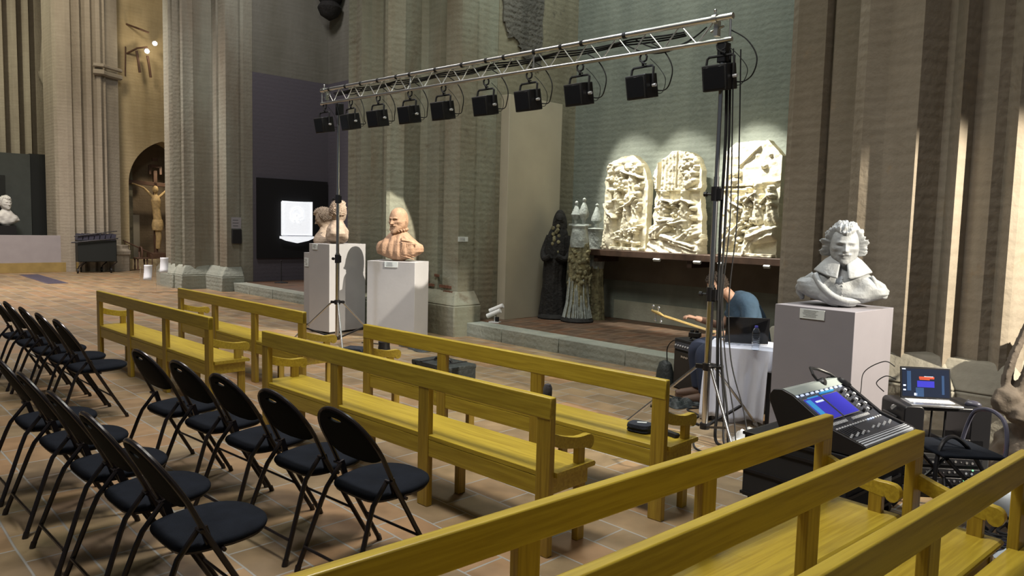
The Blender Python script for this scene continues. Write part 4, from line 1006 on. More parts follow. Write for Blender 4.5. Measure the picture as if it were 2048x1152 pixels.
t = robed('encrusted_statue', 'moss-brown encrusted statue with white drips, headless under two small white pinnacles', (-7.76, 9.06, ZP), math.radians(20), 1.72, M_moss, M_moss, M_pale, seed=4, base=M_dark, fat=.84, hood=False)
rr = random.Random(5); mb = MB()
for i in range(95):
    a = rr.uniform(0, 2*PI); z = rr.uniform(.62, 1.15); w = .158; mb.ball((math.cos(a)*w, math.sin(a)*w*.88, z), rr.uniform(.02, .045), 7, 5)
mb.build('crust', M_moss, t)
mb = MB()
for i in range(46):
    a = 2*PI*i/46; w = .175+rr.uniform(-.01, .02); mb.tube([(math.cos(a)*(w-.03), math.sin(a)*(w-.04), .62+rr.uniform(-.1, .1)), (math.cos(a)*w, math.sin(a)*w*.9, .3), (math.cos(a)*(w+.055), math.sin(a)*(w+.03), .07)], .010, 5)
mb.build('drips', M_pale, t)
mb = MB(); mb.lathe([(.15, 1.20), (.155, 1.30), (.12, 1.50), (.13, 1.52), (.13, 1.545), (.07, 1.56)], 14); mb.box((0, 0, 1.56), (.34, .12, .03)); mb.build('capital', M_pale, t)
for x, h in ((-.07, 0), (.06, .05)):
    mb = MB(); mb.lathe([(.025, 1.57), (.03, 1.63), (.075, 1.68+h*.3), (.085, 1.72+h*.4), (.05, 1.80+h), (.02, 1.87+h), (.03, 1.89+h), (.028, 1.92+h), (.008, 1.94+h)], 12, Matrix.Translation((x, 0, 0))); mb.build('pinnacle', M_pale, t)
t = robed('pale_statue', 'pale grey statue half hidden behind the encrusted statue, beside the shelf end', (-7.80, 9.52, ZP), math.radians(20), 1.70, M_moss, M_pale, M_pale, seed=8, fat=.78, hood=False)
mb = MB(); mb.lathe([(.14, 1.10), (.15, 1.30), (.14, 1.46), (.16, 1.50), (.04, 1.52), (.03, 1.58), (.09, 1.63), (.09, 1.67), (.05, 1.78), (.02, 1.86), (.03, 1.89), (.008, 1.92)], 14); mb.build('capital', M_pale, t)
# white twin floor projector on the kerb
t = thing('floor_projector', 'small white twin projector on the kerb beside the centre pier', 'projector', (-8.40, 7.84, ZP), math.radians(25))
MB().box((0, 0, .008), (.17, .12, .016)).build('foot', M_white, t, bevel=.004)
MB().tube([(0, 0, .01), (0, 0, .10)], .014, 10).build('stem', M_white, t)
for y, z in ((-.05, .13), (.05, .20)): MB().tube([(-.11, y, z-.03), (.11, y, z+.07)], .036, 14).build('lamp_tube', M_white, t)
MB().box((.05, -.03, .06), (.05, .04, .07)).build('transformer', M_black, t)
# little plates fixed to the piers
def plate(a0, a1, b, z, w, h, label, m=M_card, text=True, nm='wall_plate', side=False):
    t = thing(nm, label, 'sign', (a0, b, z), math.radians(90) if side else 0)
    p = MB().box((0, 0, 0), (w, .008, h)).build('plate', m, t, bevel=.001)
    if text:
        q = MB()
        for i in range(3): q.box((-w*.08, -.005, h*.25-i*h*.25), (w*RND.uniform(.5, .8), .0012, h*.06))
        q.build('text', M_ink, t)
    return t
plate(-8.748, 0, 7.45, 1.49, .20, .075, 'small pale plate with text on the centre pier', side=True)
plate(-17.207, 0, 7.585, 1.61, .24, .27, 'square grey notice on the left pier, above the black box', m=mat('pale_grey_notice', (.32, .31, .33), .6), side=True)
t = thing('wall_box', 'black box on the left pier under the grey notice', 'box', (-17.215, 7.585, 1.29), math.radians(90))
MB().box((0, -.03, 0), (.23, .06, .33)).build('case', M_blackm, t, bevel=.005)
# black felt panel with the stone tablet; light on it put in as emission
t = thing('felt_display', 'large matt black panel on the dark side wall of the left chapel', 'display panel', (-17.2, 9.03, 1.74), math.radians(90))
MB().box((0, -.03, 0), (1.90, .06, 1.95)).build('panel', M_blackpanel, t)
t = thing('stone_tablet', 'lit white carved tablet on the black panel', 'tablet', (-17.13, 9.09, 1.70), math.radians(90))
MB().box((0, -.03, .05), (.82, .07, .84)).build('slab', M_lit, t, bevel=.02)
mb = MB(); mb.tube([(-.16, -.075, .05), (-.16, -.075, .20), (-.11, -.075, .29), (0, -.075, .33), (.11, -.075, .29), (.16, -.075, .20), (.16, -.075, .05)], .018, 6)
for i in range(8): mb.ball((rr.uniform(-.13, .13), -.07, rr.uniform(-.05, .2)), .04, 8, 5)
mb.tube([(-.40, -.07, .47), (.40, -.07, .47), (.40, -.07, -.36), (-.40, -.07, -.36)], .02, 6, closed=True)
mb.build('carving', M_lit, t)
MB().box((0, -.05, -.42), (.90, .10, .06)).build('sill', M_lit, t, bevel=.01)
mb = MB(); P = [(-.42, -.45), (.42, -.45), (.30, -.50), (0, -.56), (-.30, -.50)]; N = 5
mb.add([(x, -.02, z) for x, z in P]+[(x, -.08, z) for x, z in P], [list(range(N)), list(range(2*N-1, N-1, -1))]+[(i, (i+1) % N, (i+1) % N+N, i+N) for i in range(N)]); mb.build('apron', M_lit, t)
# rope post in the left chapel
t = thing('barrier_post', 'thin black barrier post standing in the left chapel', 'barrier post', (-16.6, 8.42, ZP), 0)
mb = MB(); mb.lathe([(.16, 0), (.16, .012), (.05, .03), (.012, .04)], 16); mb.build('base', M_blackm, t); MB().cyl((0, 0, .03), (0, 0, .52), .011, 8).build('post', M_blackm, t); MB().ball((0, 0, .53), .02, 8, 6).build('cap', M_blackm, t)

# ================================================================== FAR LEFT
t = thing('partition', 'long low pinkish grey partition on a wooden base across the far left', 'partition', (-25.1, 1.0, 0), math.radians(90))
MB().box((2.60, .06, .68), (5.2, .12, .80)).build('screen', M_barr, t, bevel=.004); MB().box((2.60, .05, .14), (5.2, .20, .28)).build('base', M_basey, t, bevel=.004)
t = thing('exhibition_booth', 'dark grey booth behind the low partition at the far left', 'booth', (-27.15, 4.0, 0), math.radians(90))
MB().box((.60, .35, 1.78), (1.62, .70, 3.52)).build('front_wall', M_booth, t)
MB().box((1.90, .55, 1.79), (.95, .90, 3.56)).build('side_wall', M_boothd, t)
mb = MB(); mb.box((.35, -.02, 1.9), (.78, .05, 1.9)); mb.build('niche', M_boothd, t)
# covered cart
t = thing('covered_cart', 'black covered trolley on castors in front of the end pier', 'trolley', (-24.28, 5.9, 0), math.radians(84))
MB().box((.58, .28, .66), (1.02, .5, .66), None, 1.0).build('cover', M_boothd, t, bevel=.02)
mb = MB()
for i in range(7): mb.box((.14+i*.145, .28, 1.06), (.12, .5, .20), rotm(0, .16, 0))
mb.build('stacked_seats', M_purple, t)
MB().cyl((-.10, -.02, .90), (1.12, -.02, 1.03), .02, 8).build('handle_bar', M_tube, t)
MB().cyl((-.02, .0, 1.08), (1.10, .0, 1.25), .015, 8).build('top_bar', M_tube, t)
for x, y in ((.05, 0), (.2, .5), (.75, .5), (.92, 0)):
    w = MB().cyl((x-.02, y, .075), (x+.02, y, .075), .075, 14).build('castor', M_black, t); MB().tube([(x, y, .075), (x+.03, y, .20), (x+.10, y+.02, .26), (x+.18, y+.05, .33)], .014, 6).build('castor_fork', M_tube, w)
# acrylic leaflet holders beside the left pier
for i, (a, b, z, lab) in enumerate(((-17.62, 5.70, .30, 'lower clear leaflet holder at the foot of the left pier, holding white leaflets'), (-17.62, 6.05, .46, 'upper clear leaflet holder nearest the left pier, holding white leaflets'))):
    t = thing('leaflet_holder', lab, 'leaflet holder', (a, b, 0), math.radians(60), 'acrylic leaflet holders by the left pier')
    MB().box((0, 0, z/2), (.30, .03, z), None).build('stand', M_glass, t)
    MB().box((0, .05, z+.14), (.30, .02, .34), rotm(-.2)).build('back_sheet', M_glass, t)
    mb = MB(); P = []
    for k in range(9):
        u = k/8; y = -.04-.10*(1-u)**3; zz = z + .33*u**.8; P.append([(-.05, y, zz), (.12, y, zz)])
    c = mb.grid(P).build('leaflets', M_paper, t); sd = c.modifiers.new('s', 'SOLIDIFY'); sd.thickness = .012
# dark grille let into the floor
t = thing('floor_grille', 'dark purple-grey grille lying in the floor at far left', 'floor grille', (-20.9, 4.46, 0), math.radians(179.5))
MB().box((1.67, -.225, .004), (3.34, .45, .008)).build('frame', M_mat, t)
q = MB()
for i in range(40): q.box((.05+i*.083, -.225, .0095), (.03, .41, .004))
q.build('bars', mat('grille_bar', (.09, .08, .11), .5), t)
# wall lamps on an iron bracket, lit
t = thing('wall_bracket_lamp', 'iron bracket on the ochre end wall with two lit projectors', 'wall lamp', (-25.6, 7.95, 6.9), math.radians(90))
mb = MB(); mb.tube([(-.15, 0, .80), (.10, -.45, .62), (.35, -.5, .55)], .03, 8); mb.tube([(-.15, 0, -.1), (.05, -.35, .05), (.30, -.5, .10)], .03, 8); mb.tube([(-.22, -.02, -.8), (-.2, -.03, .1)], .02, 6)
mb.build('bracket', M_wood2, t)
for x, z in ((.28, .0), (.52, .28)):
    h = MB().tube([(x, -.45, z), (x-.05, -.66, z-.06)], .075, 12).build('projector', M_ltgrey, t); MB().ball((x-.055, -.69, z-.068), .06, 10, 6, (1, .4, 1)).build('lamp', M_bulb, h)
for x, z in ((.0, -.7), (.32, -.8)): MB().tube([(x, -.42, z+.65), (x+.06, -.40, z+.3), (x+.10, -.38, z-.0)], .04, 8).build('drooping_arm', M_wood2, t)
l = D.lights.new('bracket_lamp_light', 'POINT'); l.energy = 18; l.color = WARM; l.shadow_soft_size = .06; o = D.objects.new('bracket_lamp_light', l); COL.objects.link(o); o.location = W(-24.75, 8.35, 6.9)
# crucifix in the niche
t = thing('wooden_crucifix', 'carved wooden crucifix standing in the pointed niche', 'crucifix', (-26.5, 8.88, 0), math.radians(90))
mb = MB(); mb.box((0, 0, 1.75), (.12, .08, 3.0)); mb.build('upright', M_wood2, t, bevel=.01)
MB().box((0, 0, 2.80), (1.75, .08, .13), rotm(0, .05, 0)).build('crossbeam', M_wood2, t, bevel=.01)
mb = MB()
for (x, z, w, h) in ((0, 3.40, .34, .10), (0, 3.62, .18, .10), (-.17, 3.28, .07, .30), (.17, 3.28, .07, .30)): mb.box((x, -.02, z), (w, .06, h))
mb.build('title_frame', M_wood2, t)
mb = MB()
mb.tube([(0, -.10, .62), (.02, -.13, 1.0), (0, -.13, 1.35)], .06, 12, rs=[.045, .065, .085]); mb.tube([(.05, -.10, .62), (.07, -.15, 1.0), (.05, -.13, 1.35)], .06, 12, rs=[.045, .065, .085])
mb.tube([(.02, -.12, 1.30), (.02, -.13, 1.6), (-.02, -.13, 1.95), (-.03, -.13, 2.25), (-.03, -.13, 2.42)], .12, 16, rs=[.13, .135, .12, .16, .09])
mb.tube([(-.03, -.13, 2.38), (-.04, -.15, 2.55)], .05, 10); mb.ball((-.05, -.17, 2.62), .115, 14, 10, (.8, .9, 1.1))
mb.tube([(-.12, -.12, 2.38), (-.40, -.10, 2.66), (-.76, -.08, 2.80)], .05, 10, rs=[.05, .035, .028]); mb.tube([(.10, -.12, 2.38), (.38, -.10, 2.66), (.74, -.08, 2.74)], .05, 10, rs=[.05, .035, .028])
fg = mb.build('figure', M_figure, t); remesh(fg, .02, 2)
mb = MB(); mb.lathe([(.17, 1.25), (.19, 1.42), (.16, 1.60), (.14, 1.62)], 14, Matrix.Translation((.02, -.13, 0)), 1, .85); mb.build('loincloth', M_figure, t)
MB().box((0, 0, .38), (.5, .4, .22)).build('foot_block', M_wood2, t, bevel=.02)
t = thing('wall_handrail', 'slanting dark handrail at the left side of the niche', 'handrail', (-25.5, 7.6, 0), math.radians(90))
MB().cyl((-.05, 0, .93), (.85, 0, .48), .022, 8).build('rail', M_wood2, t)
for x, z in ((.0, .90), (.82, .49)): MB().cyl((x, 0, z-.45), (x, 0, z), .015, 8).build('support', M_wood2, t)
t = thing('carved_stool', 'small dark turned wooden stool with a curled handle by the niche', 'stool', (-25.1, 7.95, 0), 0)
for x, y in ((-.14, -.14), (.14, -.14), (-.14, .14), (.14, .14)): MB().lathe([(.02, 0), (.03, .1), (.018, .2), (.03, .3), (.02, .36)], 8, Matrix.Translation((x, y, 0))).build('leg', M_wood2, t)
MB().box((0, 0, .38), (.40, .36, .05)).build('seat', M_wood2, t, bevel=.01)
MB().tube([(-.12+.0, 0, .40), (-.16, 0, .58), (-.06, 0, .74), (.08, 0, .72), (.14, 0, .56), (.10, 0, .42)], .03, 8).build('handle', M_wood2, t)

# ================================================================== TABLE, MUSICIAN
TY = math.radians(23); TH = .675
t = thing('folding_table', 'small folding table with black legs under the white cloth', 'table', (-3.50, 5.92, 0), TY)
MB().box((.28, .275, TH-.02), (.54, .53, .025)).build('tabletop', M_blackm, t, bevel=.003)
for x, y in ((.04, .04), (.535, .03), (.04, .51), (.535, .51)): MB().box((x, y, (TH-.03)/2), (.035, .035, TH-.03)).build('leg', M_black, t)
mb = MB(); rings = []; n = 140
def rr_pt(k, e, n=140):
    """point on the rounded outline of the table, grown by e"""
    w, d = .56, .55; per = 2*(w+d); s_ = k/n*per
    if s_ < w: p = (s_, 0); nn = (0, -1)
    elif s_ < w+d: p = (w, s_-w); nn = (1, 0)
    elif s_ < 2*w+d: p = (2*w+d-s_, d); nn = (0, 1)
    else: p = (0, per-s_); nn = (-1, 0)
    return (p[0]+nn[0]*e, p[1]+nn[1]*e)
for j in range(15):
    u = j/14; row = []
    for k in range(n):
        side = k/n
        f = u**.8*(.018*math.sin(k*.42+u*2)+.014*math.sin(k*.95+1.3*u)+.010*math.sin(k*.23)) + .004
        drop = TH - .03 if not (.235 < side < .43) else .17
        x, y = rr_pt(k, .008+f+.035*u*(1 if side > .75 or side < .05 else .4))
        row.append((x, y, TH+.004 - u*(drop-.02*math.sin(k*.3))))
    rings.append(row)
top = [[(.28+(x-.28)*q, .275+(y-.275)*q, TH+.006+.002*math.sin(x*30)) for x, y in [rr_pt(k, .004) for k in range(n)]] for q in (.02, .5, .97)]
o = MB().loft(top+rings, cap=False).build('tablecloth', M_cloth, ang=60); sd = o.modifiers.new('s', 'SOLIDIFY'); sd.thickness = .003; sd.offset = 1
place(o, -3.50, 5.92, 0, TY); tag(o, 'white cloth draped to the floor over the small table', 'tablecloth')
def blob_cloth(label, a, b, r, h, seed, m, sx=1.3):
    P = []
    for i in range(16):
        row = []
        for k in range(48):
            q = i/15; an = 2*PI*k/48; d = (math.cos(an), math.sin(an)); rad = r*q*(1+.25*math.sin(an*3+seed)+.12*math.sin(an*7+seed*2))
            z = h*(1-q**2.2)*(1+.5*vnoise((d[0]*q*2, d[1]*q*2, seed), 2.2, seed))+.018*math.sin(q*14+an*4) ; z = max(.004, z if i < 15 else .004)
            row.append((d[0]*rad*sx, d[1]*rad, z))
        P.append(row)
    mb = MB(); closed_grid(mb, P, None); o = mb.build('crumpled_cloth', m, ang=60); place(o, a, b, 0, .4); return tag(o, label, 'cloth')
blob_cloth('white crumpled plastic sheet on the floor at the foot of the white tablecloth', -2.80, 5.52, .17, .11, 2, M_white)
# laptop, lid towards us
def laptop(label, loc, yaw, w, d, h, tilt, back, scr=None, kb=M_black, deck=M_silver):
    t = thing('laptop', label, 'laptop', loc, yaw)
    MB().box((0, -d/2, .009), (w, d, .016)).build('keyboard_base', deck, t, bevel=.004)
    k = MB(); rows = 5
    for i in range(rows):
        for j in range(14): k.box((-w*.44+w*.88*(j+.5)/14, -d*.08-d*.50*(i+.5)/rows, .0185), (w*.055, d*.085, .003))
    k.build('keys', kb, t)
    R = rotm(-tilt, 0, 0); Tm = Matrix.Translation((0, 0, .018)) @ R
    mb = MB(); mb.box((0, 0, h/2), (w, .009, h)); mb.v = [Tm @ v for v in mb.v]; lid = mb.build('lid', back if not scr else M_black, t, bevel=.004)
    mb = MB(); mb.box((0, -.0052, h/2), (w*.93, .001, h*.88)); mb.v = [Tm @ v for v in mb.v]; mb.build('screen', M_lap if scr else M_screenb, lid)
    if scr:
        for (x, z, ww, hh, m) in ((.02, .66, .30, .07, M_orange), (-.02, .62, .20, .05, M_orange), (.0, .46, .34, .20, M_blue), (-.33, .55, .08, .62, M_panelb), (.34, .45, .05, .6, M_panelb), (-.12, .20, .16, .28, M_panelb), (-.20, .13, .06, .08, M_wdisp), (-.42, .40, .05, .05, M_wdisp), (-.42, .26, .05, .04, M_wdisp), (-.43, .92, .07, .03, M_wdisp), (.06, .70, .18, .012, M_wdisp)):
            mb = MB(); mb.box((x*w, -.0062, z*h), (ww*w, .001, hh*h)); mb.v = [Tm @ v for v in mb.v]; mb.build('screen_window', m, lid)
    return t
M_panelb = mat('screen_panel_blue', (.02, .04, .09), .3, emit=(.012, .045, .12), es=.6)
laptop('dark laptop on the white tablecloth, its lid turned towards the camera', (-3.30, 6.24, TH+.009), TY+math.radians(180+14), .385, .25, .245, .16, M_gloss, None)
t = thing('water_bottle', 'clear plastic water bottle with blue cap on the white tablecloth', 'bottle', (-3.11, 6.05, TH+.009), 0)
pr = [(.001, .002), (.030, .0), (.033, .012)]
for i in range(9): pr += [(.0335, .018+i*.0145), (.0305, .025+i*.0145)]
pr += [(.033, .150), (.031, .165), (.020, .188), (.013, .198), (.013, .205), (.001, .206)]
MB().lathe(pr, 24).build('body', M_bottle, t); MB().lathe([(.0145, .198), (.0150, .200), (.0150, .214), (.012, .217), (.001, .217)], 18).build('cap', M_cap, t)
# musician's chair: same folding chair, turned
r = dup(chair0, (-3.37, 6.93, 0), math.radians(80), 'black folding chair behind the seated musician, only its top curve visible'); 
if 'group' in r: del r['group']
# seated musician, leaning over an instrument
mus = thing('seated_person', 'person in a blue t-shirt seated, bent over a bass guitar beside the amplifier', 'person', (-3.67, 6.83, 0), math.radians(-45.7*-1+180))
# local frame: x = world -x (the way the person faces), y = world -y (towards the camera)
def V3(x, y, z): return (x, y, z)
mb = MB()
def limb(pts, rads, n=16, k=5):
    P = spline(pts, k); m_ = len(P); rs = []
    for i in range(m_):
        u = i/(m_-1)*(len(rads)-1); j = min(int(u), len(rads)-2); rs.append(rads[j]*(1-(u-j))+rads[j+1]*(u-j))
    return P, rs, n
def addlimb(mb, pts, rads, n=16): P, rs, n = limb(pts, rads, n); mb.tube(P, .05, n, rs=rs)
addlimb(mb, [(-.14, 0, .50), (-.13, 0, .64), (-.08, 0, .80), (.02, 0, .95), (.10, 0, 1.04)], [.15, .145, .150, .155, .085])
addlimb(mb, [(.02, .0, 1.00), (-.01, .13, 1.00), (-.01, .19, .97)], [.11, .085, .065]); addlimb(mb, [(.02, .0, 1.00), (-.01, -.13, 1.00), (-.01, -.19, .97)], [.11, .085, .065])
addlimb(mb, [(.09, 0, 1.02), (.15, 0, 1.09), (.20, 0, 1.13)], [.06, .055, .055])
near_arm = [(-.01, .19, .97), (.0, .24, .82), (.03, .25, .72), (.13, .22, .70), (.24, .16, .72)]
far_arm = [(-.01, -.19, .97), (.05, -.25, .84), (.12, -.26, .74), (.28, -.22, .78), (.42, -.18, .82)]
addlimb(mb, near_arm, [.058, .048, .042, .038, .027]); addlimb(mb, far_arm, [.058, .048, .042, .038, .027])
for s_ in (1, -1):
    addlimb(mb, [(-.12, s_*.09, .52), (.10, s_*.12, .53), (.34, s_*.14, .53), (.40, s_*.14, .48), (.38, s_*.14, .28), (.36, s_*.14, .09)], [.105, .095, .075, .066, .058, .042])
    addlimb(mb, [(.34, s_*.14, .06), (.44, s_*.145, .045), (.56, s_*.15, .032)], [.045, .042, .028])
def hand(mb, w, d, up, side):
    """palm from the wrist w along d, fingers curled towards -up, thumb at the side"""
    w = Vector(w); d = Vector(d).normalized(); up_ = Vector(up).normalized(); sd = d.cross(up_).normalized()*side
    mb.tube([w, w+d*.04, w+d*.085], .03, 12, rs=[.024, .036, .036], flat=.55)
    for i, (o_, L) in enumerate(((-.027, .068), (-.009, .078), (.009, .074), (.027, .058))):
        b0 = w+d*.08+sd*o_; mb.tube([b0, b0+d*L*.42-up_*.006, b0+d*L*.66-up_*L*.28, b0+d*L*.62-up_*L*.62], .0085, 8, rs=[.0095, .009, .0085, .0075])
    b0 = w+d*.03-sd*.026; mb.tube([b0, b0-sd*.026+d*.02-up_*.01, b0-sd*.028+d*.048-up_*.022], .01, 8, rs=[.012, .0105, .0085])
hand(mb, near_arm[-1], (.9, -.35, .05), (0, .2, 1), 1); hand(mb, far_arm[-1], (.95, .1, .2), (0, 0, 1), -1)
HMm = Matrix.Translation((.27, .0, 1.175)) @ rotm(0, 0, PI/2) @ rotm(.45, .05, .25)
closed_grid(mb, head_surf(60, 46, stern=.6), HMm)
o = mb.build('body', M_skin, mus); remesh(o, .0075, 2)
h = hair_mesh('curly', 33); mb = MB(); mb.add(h.v, h.f, HMm @ Matrix.Diagonal((.99, .99, .97, 1))); mb.build('hair', M_hair, mus, ang=180)
mb = MB()
addlimb(mb, [(-.15, 0, .47), (-.13, 0, .64), (-.085, 0, .80), (.01, 0, .945), (.075, 0, 1.015), (.115, 0, 1.05)], [.170, .162, .168, .176, .125, .078], 24)
for s_, arm in ((1, near_arm), (-1, far_arm)):
    addlimb(mb, [(.03, .0, 1.0), (.0, s_*.08, 1.005), (-.012, s_*.14, .992), (-.012, s_*.19, .955), (arm[1][0]*.7, s_*.235, .865), (arm[1][0], arm[1][1], .83)], [.128, .122, .106, .088, .076, .068], 20)
o = mb.build('tshirt', M_shirt, mus); remesh(o, .012, 3)
mb = MB()
for s_ in (1, -1): addlimb(mb, [(-.14, s_*.09, .52), (.10, s_*.12, .535), (.34, s_*.14, .535), (.41, s_*.14, .48), (.39, s_*.14, .28), (.37, s_*.14, .11)], [.125, .112, .092, .082, .075, .066], 20)
mb.ball((-.13, 0, .52), .165, 20, 12, (1, 1.15, .8)); o = mb.build('jeans', M_jean, mus); remesh(o, .012, 3)
for s_ in (1, -1):
    mb = MB(); addlimb(mb, [(.33, s_*.14, .07), (.42, s_*.145, .055), (.53, s_*.15, .042), (.60, s_*.152, .036)], [.052, .054, .045, .03], 14); mb.box((.46, s_*.147, .012), (.28, .085, .024)); mb.build('shoe', M_wood2, mus)
# bass guitar across the lap
t = thing('bass_guitar', 'electric bass guitar with pale wooden neck held by the seated person', 'guitar', (0, 0, 0), 0)
t.matrix_world = mus.matrix_world.copy(); t.location = mus.location.copy(); t.rotation_euler = mus.rotation_euler.copy()
GB = Vector((.10, .20, .66)); GE = Vector((.80, .06, .86)); gd = (GE-GB).normalized()
MB().tube([GB+gd*.10, GE], .02, 10, flat=.7).build('neck', M_maple, t)
hs = MB(); hs.tube([GE, GE+gd*.05+Vector((0, 0, .01)), GE+gd*.13+Vector((0, 0, .02))], .03, 8, rs=[.022, .040, .024], flat=.45); hd = hs.build('headstock', M_maple, t)
mb = MB()
for i in range(4):
    c = GE+gd*(.03+.028*i); sg = 1 if i % 2 else -1
    mb.cyl(c, c+Vector((0, -.0, .060*sg)), .006, 6); mb.ball(c+Vector((0, 0, .066*sg)), .014, 8, 5, (1, .5, 1))
mb.build('tuning_pegs', M_silver, hd)
mb = MB(); P = []
for k in range(40):
    a = 2*PI*k/40; r_ = .17*(1+.18*math.cos(2*a))*(1+.08*math.cos(3*a)); P.append((math.cos(a)*r_*1.15, math.sin(a)*r_*.85))
mb.prism(P, -.02, .02); MM = Matrix.Translation(GB-gd*.12) @ Matrix.Rotation(-.28, 4, 'Y') @ Matrix.Rotation(PI/2, 4, 'X') @ Matrix.Rotation(-.1, 4, 'Z')
mb.v = [MM @ v for v in mb.v]; mb.build('body', M_gloss, t, bevel=.006)
mb = MB()
for i in range(4): off = Vector((0, .018, -.010+.007*i)); mb.cyl(GB-gd*.14+off+Vector((0, .006, 0)), GE+gd*.04+off*.8, .0011, 4)
mb.build('strings', M_silver, t)
# amplifier
t = thing('bass_amplifier', 'black upright bass amplifier on the floor at the chapel step', 'amplifier', (-4.112, 6.72, 0), math.radians(-23))
MB().box((-.20, .13, .275), (.40, .26, .55)).build('cabinet', M_blackm, t, bevel=.01)
MB().box((-.20, -.004, .215), (.36, .012, .40)).build('grille', M_black, t, bevel=.004)
cp = MB().box((-.20, -.004, .475), (.36, .014, .075), rotm(-.15)).build('control_panel', M_panelk, t, bevel=.003)
mb = MB()
for i in range(7): mb.cyl((-.35+i*.045, -.022, .48), (-.35+i*.045, -.004, .476), .010, 8)
mb.build('knobs', M_ltgrey, cp)
mb = MB()
for i in range(8): mb.box((-.245+i*.016, -.0115, .365+.003*math.sin(i*2)), (.010, .002, .016 if i % 3 else .024))
mb.build('badge', M_silver, t)
MB().tube([(-.28, .12, .55), (-.26, .12, .575), (-.14, .12, .575), (-.12, .12, .55)], .010, 8).build('carry_handle', M_black, t)
t = thing('effects_pedal', 'small black effects box lying on top of the amplifier', 'effects box', (-4.22, 6.86, .588), math.radians(20))
MB().box((0, 0, .025), (.12, .09, .05)).build('case', M_black, t, bevel=.005); MB().cyl((.02, 0, .05), (.02, 0, .075), .018, 10).build('dial', M_black, t); MB().box((-.03, 0, .062), (.03, .06, .025)).build('switch', M_blackm, t)
t = thing('cable_bag', 'small black soft bag leaning on the left side of the amplifier', 'bag', (-4.62, 6.93, 0), math.radians(-20))
MB().loft([[(math.cos(a)*w, math.sin(a)*d, z) for a in [2*PI*k/20 for k in range(20)]] for w, d, z in ((.10, .07, 0), (.13, .09, .03), (.12, .08, .14), (.09, .05, .24), (.03, .02, .27))]).build('bag', M_trunk, t)
MB().tube(spline([(.03, 0, .25), (.05, -.02, .42), (.16, -.02, .52), (.22, .02, .50)], 6), .006, 6).build('lead', M_blackm, t)
for k, (pts, lab) in enumerate((([(-4.05, 6.4), (-3.95, 6.25), (-3.75, 6.3), (-3.8, 6.1), (-3.6, 5.98), (-3.55, 5.75)], 'black cable curling on the floor between the amplifier and the table'),
                     ([(-4.5, 6.6), (-4.2, 6.45), (-3.95, 6.5), (-3.85, 6.35), (-3.65, 6.2), (-3.5, 5.95)], 'black cable on the floor in front of the amplifier'),
                     ([(-3.2, 5.25), (-3.05, 5.05), (-2.85, 5.0), (-2.6, 4.95), (-2.35, 4.8)], 'black cable on the floor from the right tripod to the mixing console case'))):
    o = MB().tube(spline([W(a, b, .008) for a, b in pts], 8), .008, 6).build('floor_cable', M_blackm); tag(o, lab, 'cable')
blob_cloth('dark pile of cables and cloth on the floor before the amplifier', -3.98, 6.22, .15, .05, 6, M_trunk)

# ================================================================== MIXING CONSOLE
t = thing('mixing_console', 'black digital mixing console with two blue screens and a sloping face', 'mixing console', (-1.495, 4.20, 0), math.radians(86))
CW = .69
def yz(prof, x0, x1, name, m, parent=t, bev=0, ang=30):
    N = len(prof); vs = [(x0, y, z) for y, z in prof]+[(x1, y, z) for y, z in prof]
    return MB().add(vs, [list(range(N)), list(range(2*N-1, N-1, -1))]+[(i, (i+1) % N, (i+1) % N+N, i+N) for i in range(N)]).build(name, m, parent, bevel=bev, ang=ang)
yz([(.01, .49), (.01, .545), (.20, .60), (.44, .745), (.52, .755), (.555, .72), (.50, .55), (.42, .49)], .02, CW-.02, 'body', M_panelk)
for x in (0, CW-.022): yz([(-.01, .485), (-.012, .55), (.005, .562), (.20, .618), (.43, .762), (.50, .785), (.555, .775), (.58, .74), (.575, .70), (.50, .54), (.43, .485)], x, x+.022, 'side_cheek', M_black, bev=.004)
yz([(.435, .752), (.49, .780), (.545, .770), (.57, .735), (.56, .73), (.535, .758), (.49, .766), (.445, .742)], .022, CW-.022, 'top_cover', mat('grey_green_cover', (.30, .34, .33), .35), bev=.002)
yz([(-.006, .545), (-.004, .556), (.05, .572), (.055, .558)], .022, CW-.022, 'wrist_rest', M_lip)
mb = MB()
for i in range(3): mb.box((CW/2, .010+i*.016, .5625+i*.0045), (CW-.05, .003, .003))
mb.build('wrist_grooves', M_black, t)
def onface(x, s_, w, h, name, m, parent, th=.004, lower=False):
    """rectangle lying on the sloping screen face (s_ 0..1 from knee to top) or on the fader deck"""
    (y0, z0), (y1, z1) = ((.055, .560), (.20, .602)) if lower else ((.20, .602), (.44, .747))
    an = math.atan2(z1-z0, y1-y0); y = y0+(y1-y0)*s_; z = z0+(z1-z0)*s_
    return MB().box((x, y-math.sin(an)*th*.5, z+math.cos(an)*th*.5), (w, h, th), rotm(an)).build(name, m, parent)
for i, (x, m) in enumerate(((.165, M_cyan), (.385, M_blue))):
    fr = onface(x, .52, .200, .185, 'screen_bezel', M_silver, t, .006)
    onface(x, .52, .188, .172, 'display', m if i else M_blue, fr, .0085)
    if i == 0:
        onface(x-.062, .50, .055, .165, 'display_panel', M_cyan, fr, .0095); onface(x+.04, .70, .09, .014, 'display_text', M_wdisp, fr, .0105); onface(x+.02, .84, .12, .010, 'display_text', M_cyan, fr, .0105)
    else: onface(x, .90, .17, .010, 'display_bar', M_cyan, fr, .0105)
for i in range(10): onface(.055+i*.060, .96, .028, .012, 'strip_light', M_wdisp, t, .008)
for r_ in range(5):
    for c in range(3):
        x = .53+.045*c; an = math.atan2(.145, .24); s_ = .18+.155*r_; y = .20+.24*s_; z = .602+.145*s_
        MB().cyl((x, y, z), (x, y-math.sin(an)*.02, z+math.cos(an)*.02), .010, 10).build('rotary_knob', M_ltgrey if (r_+c) % 2 else M_black, t)
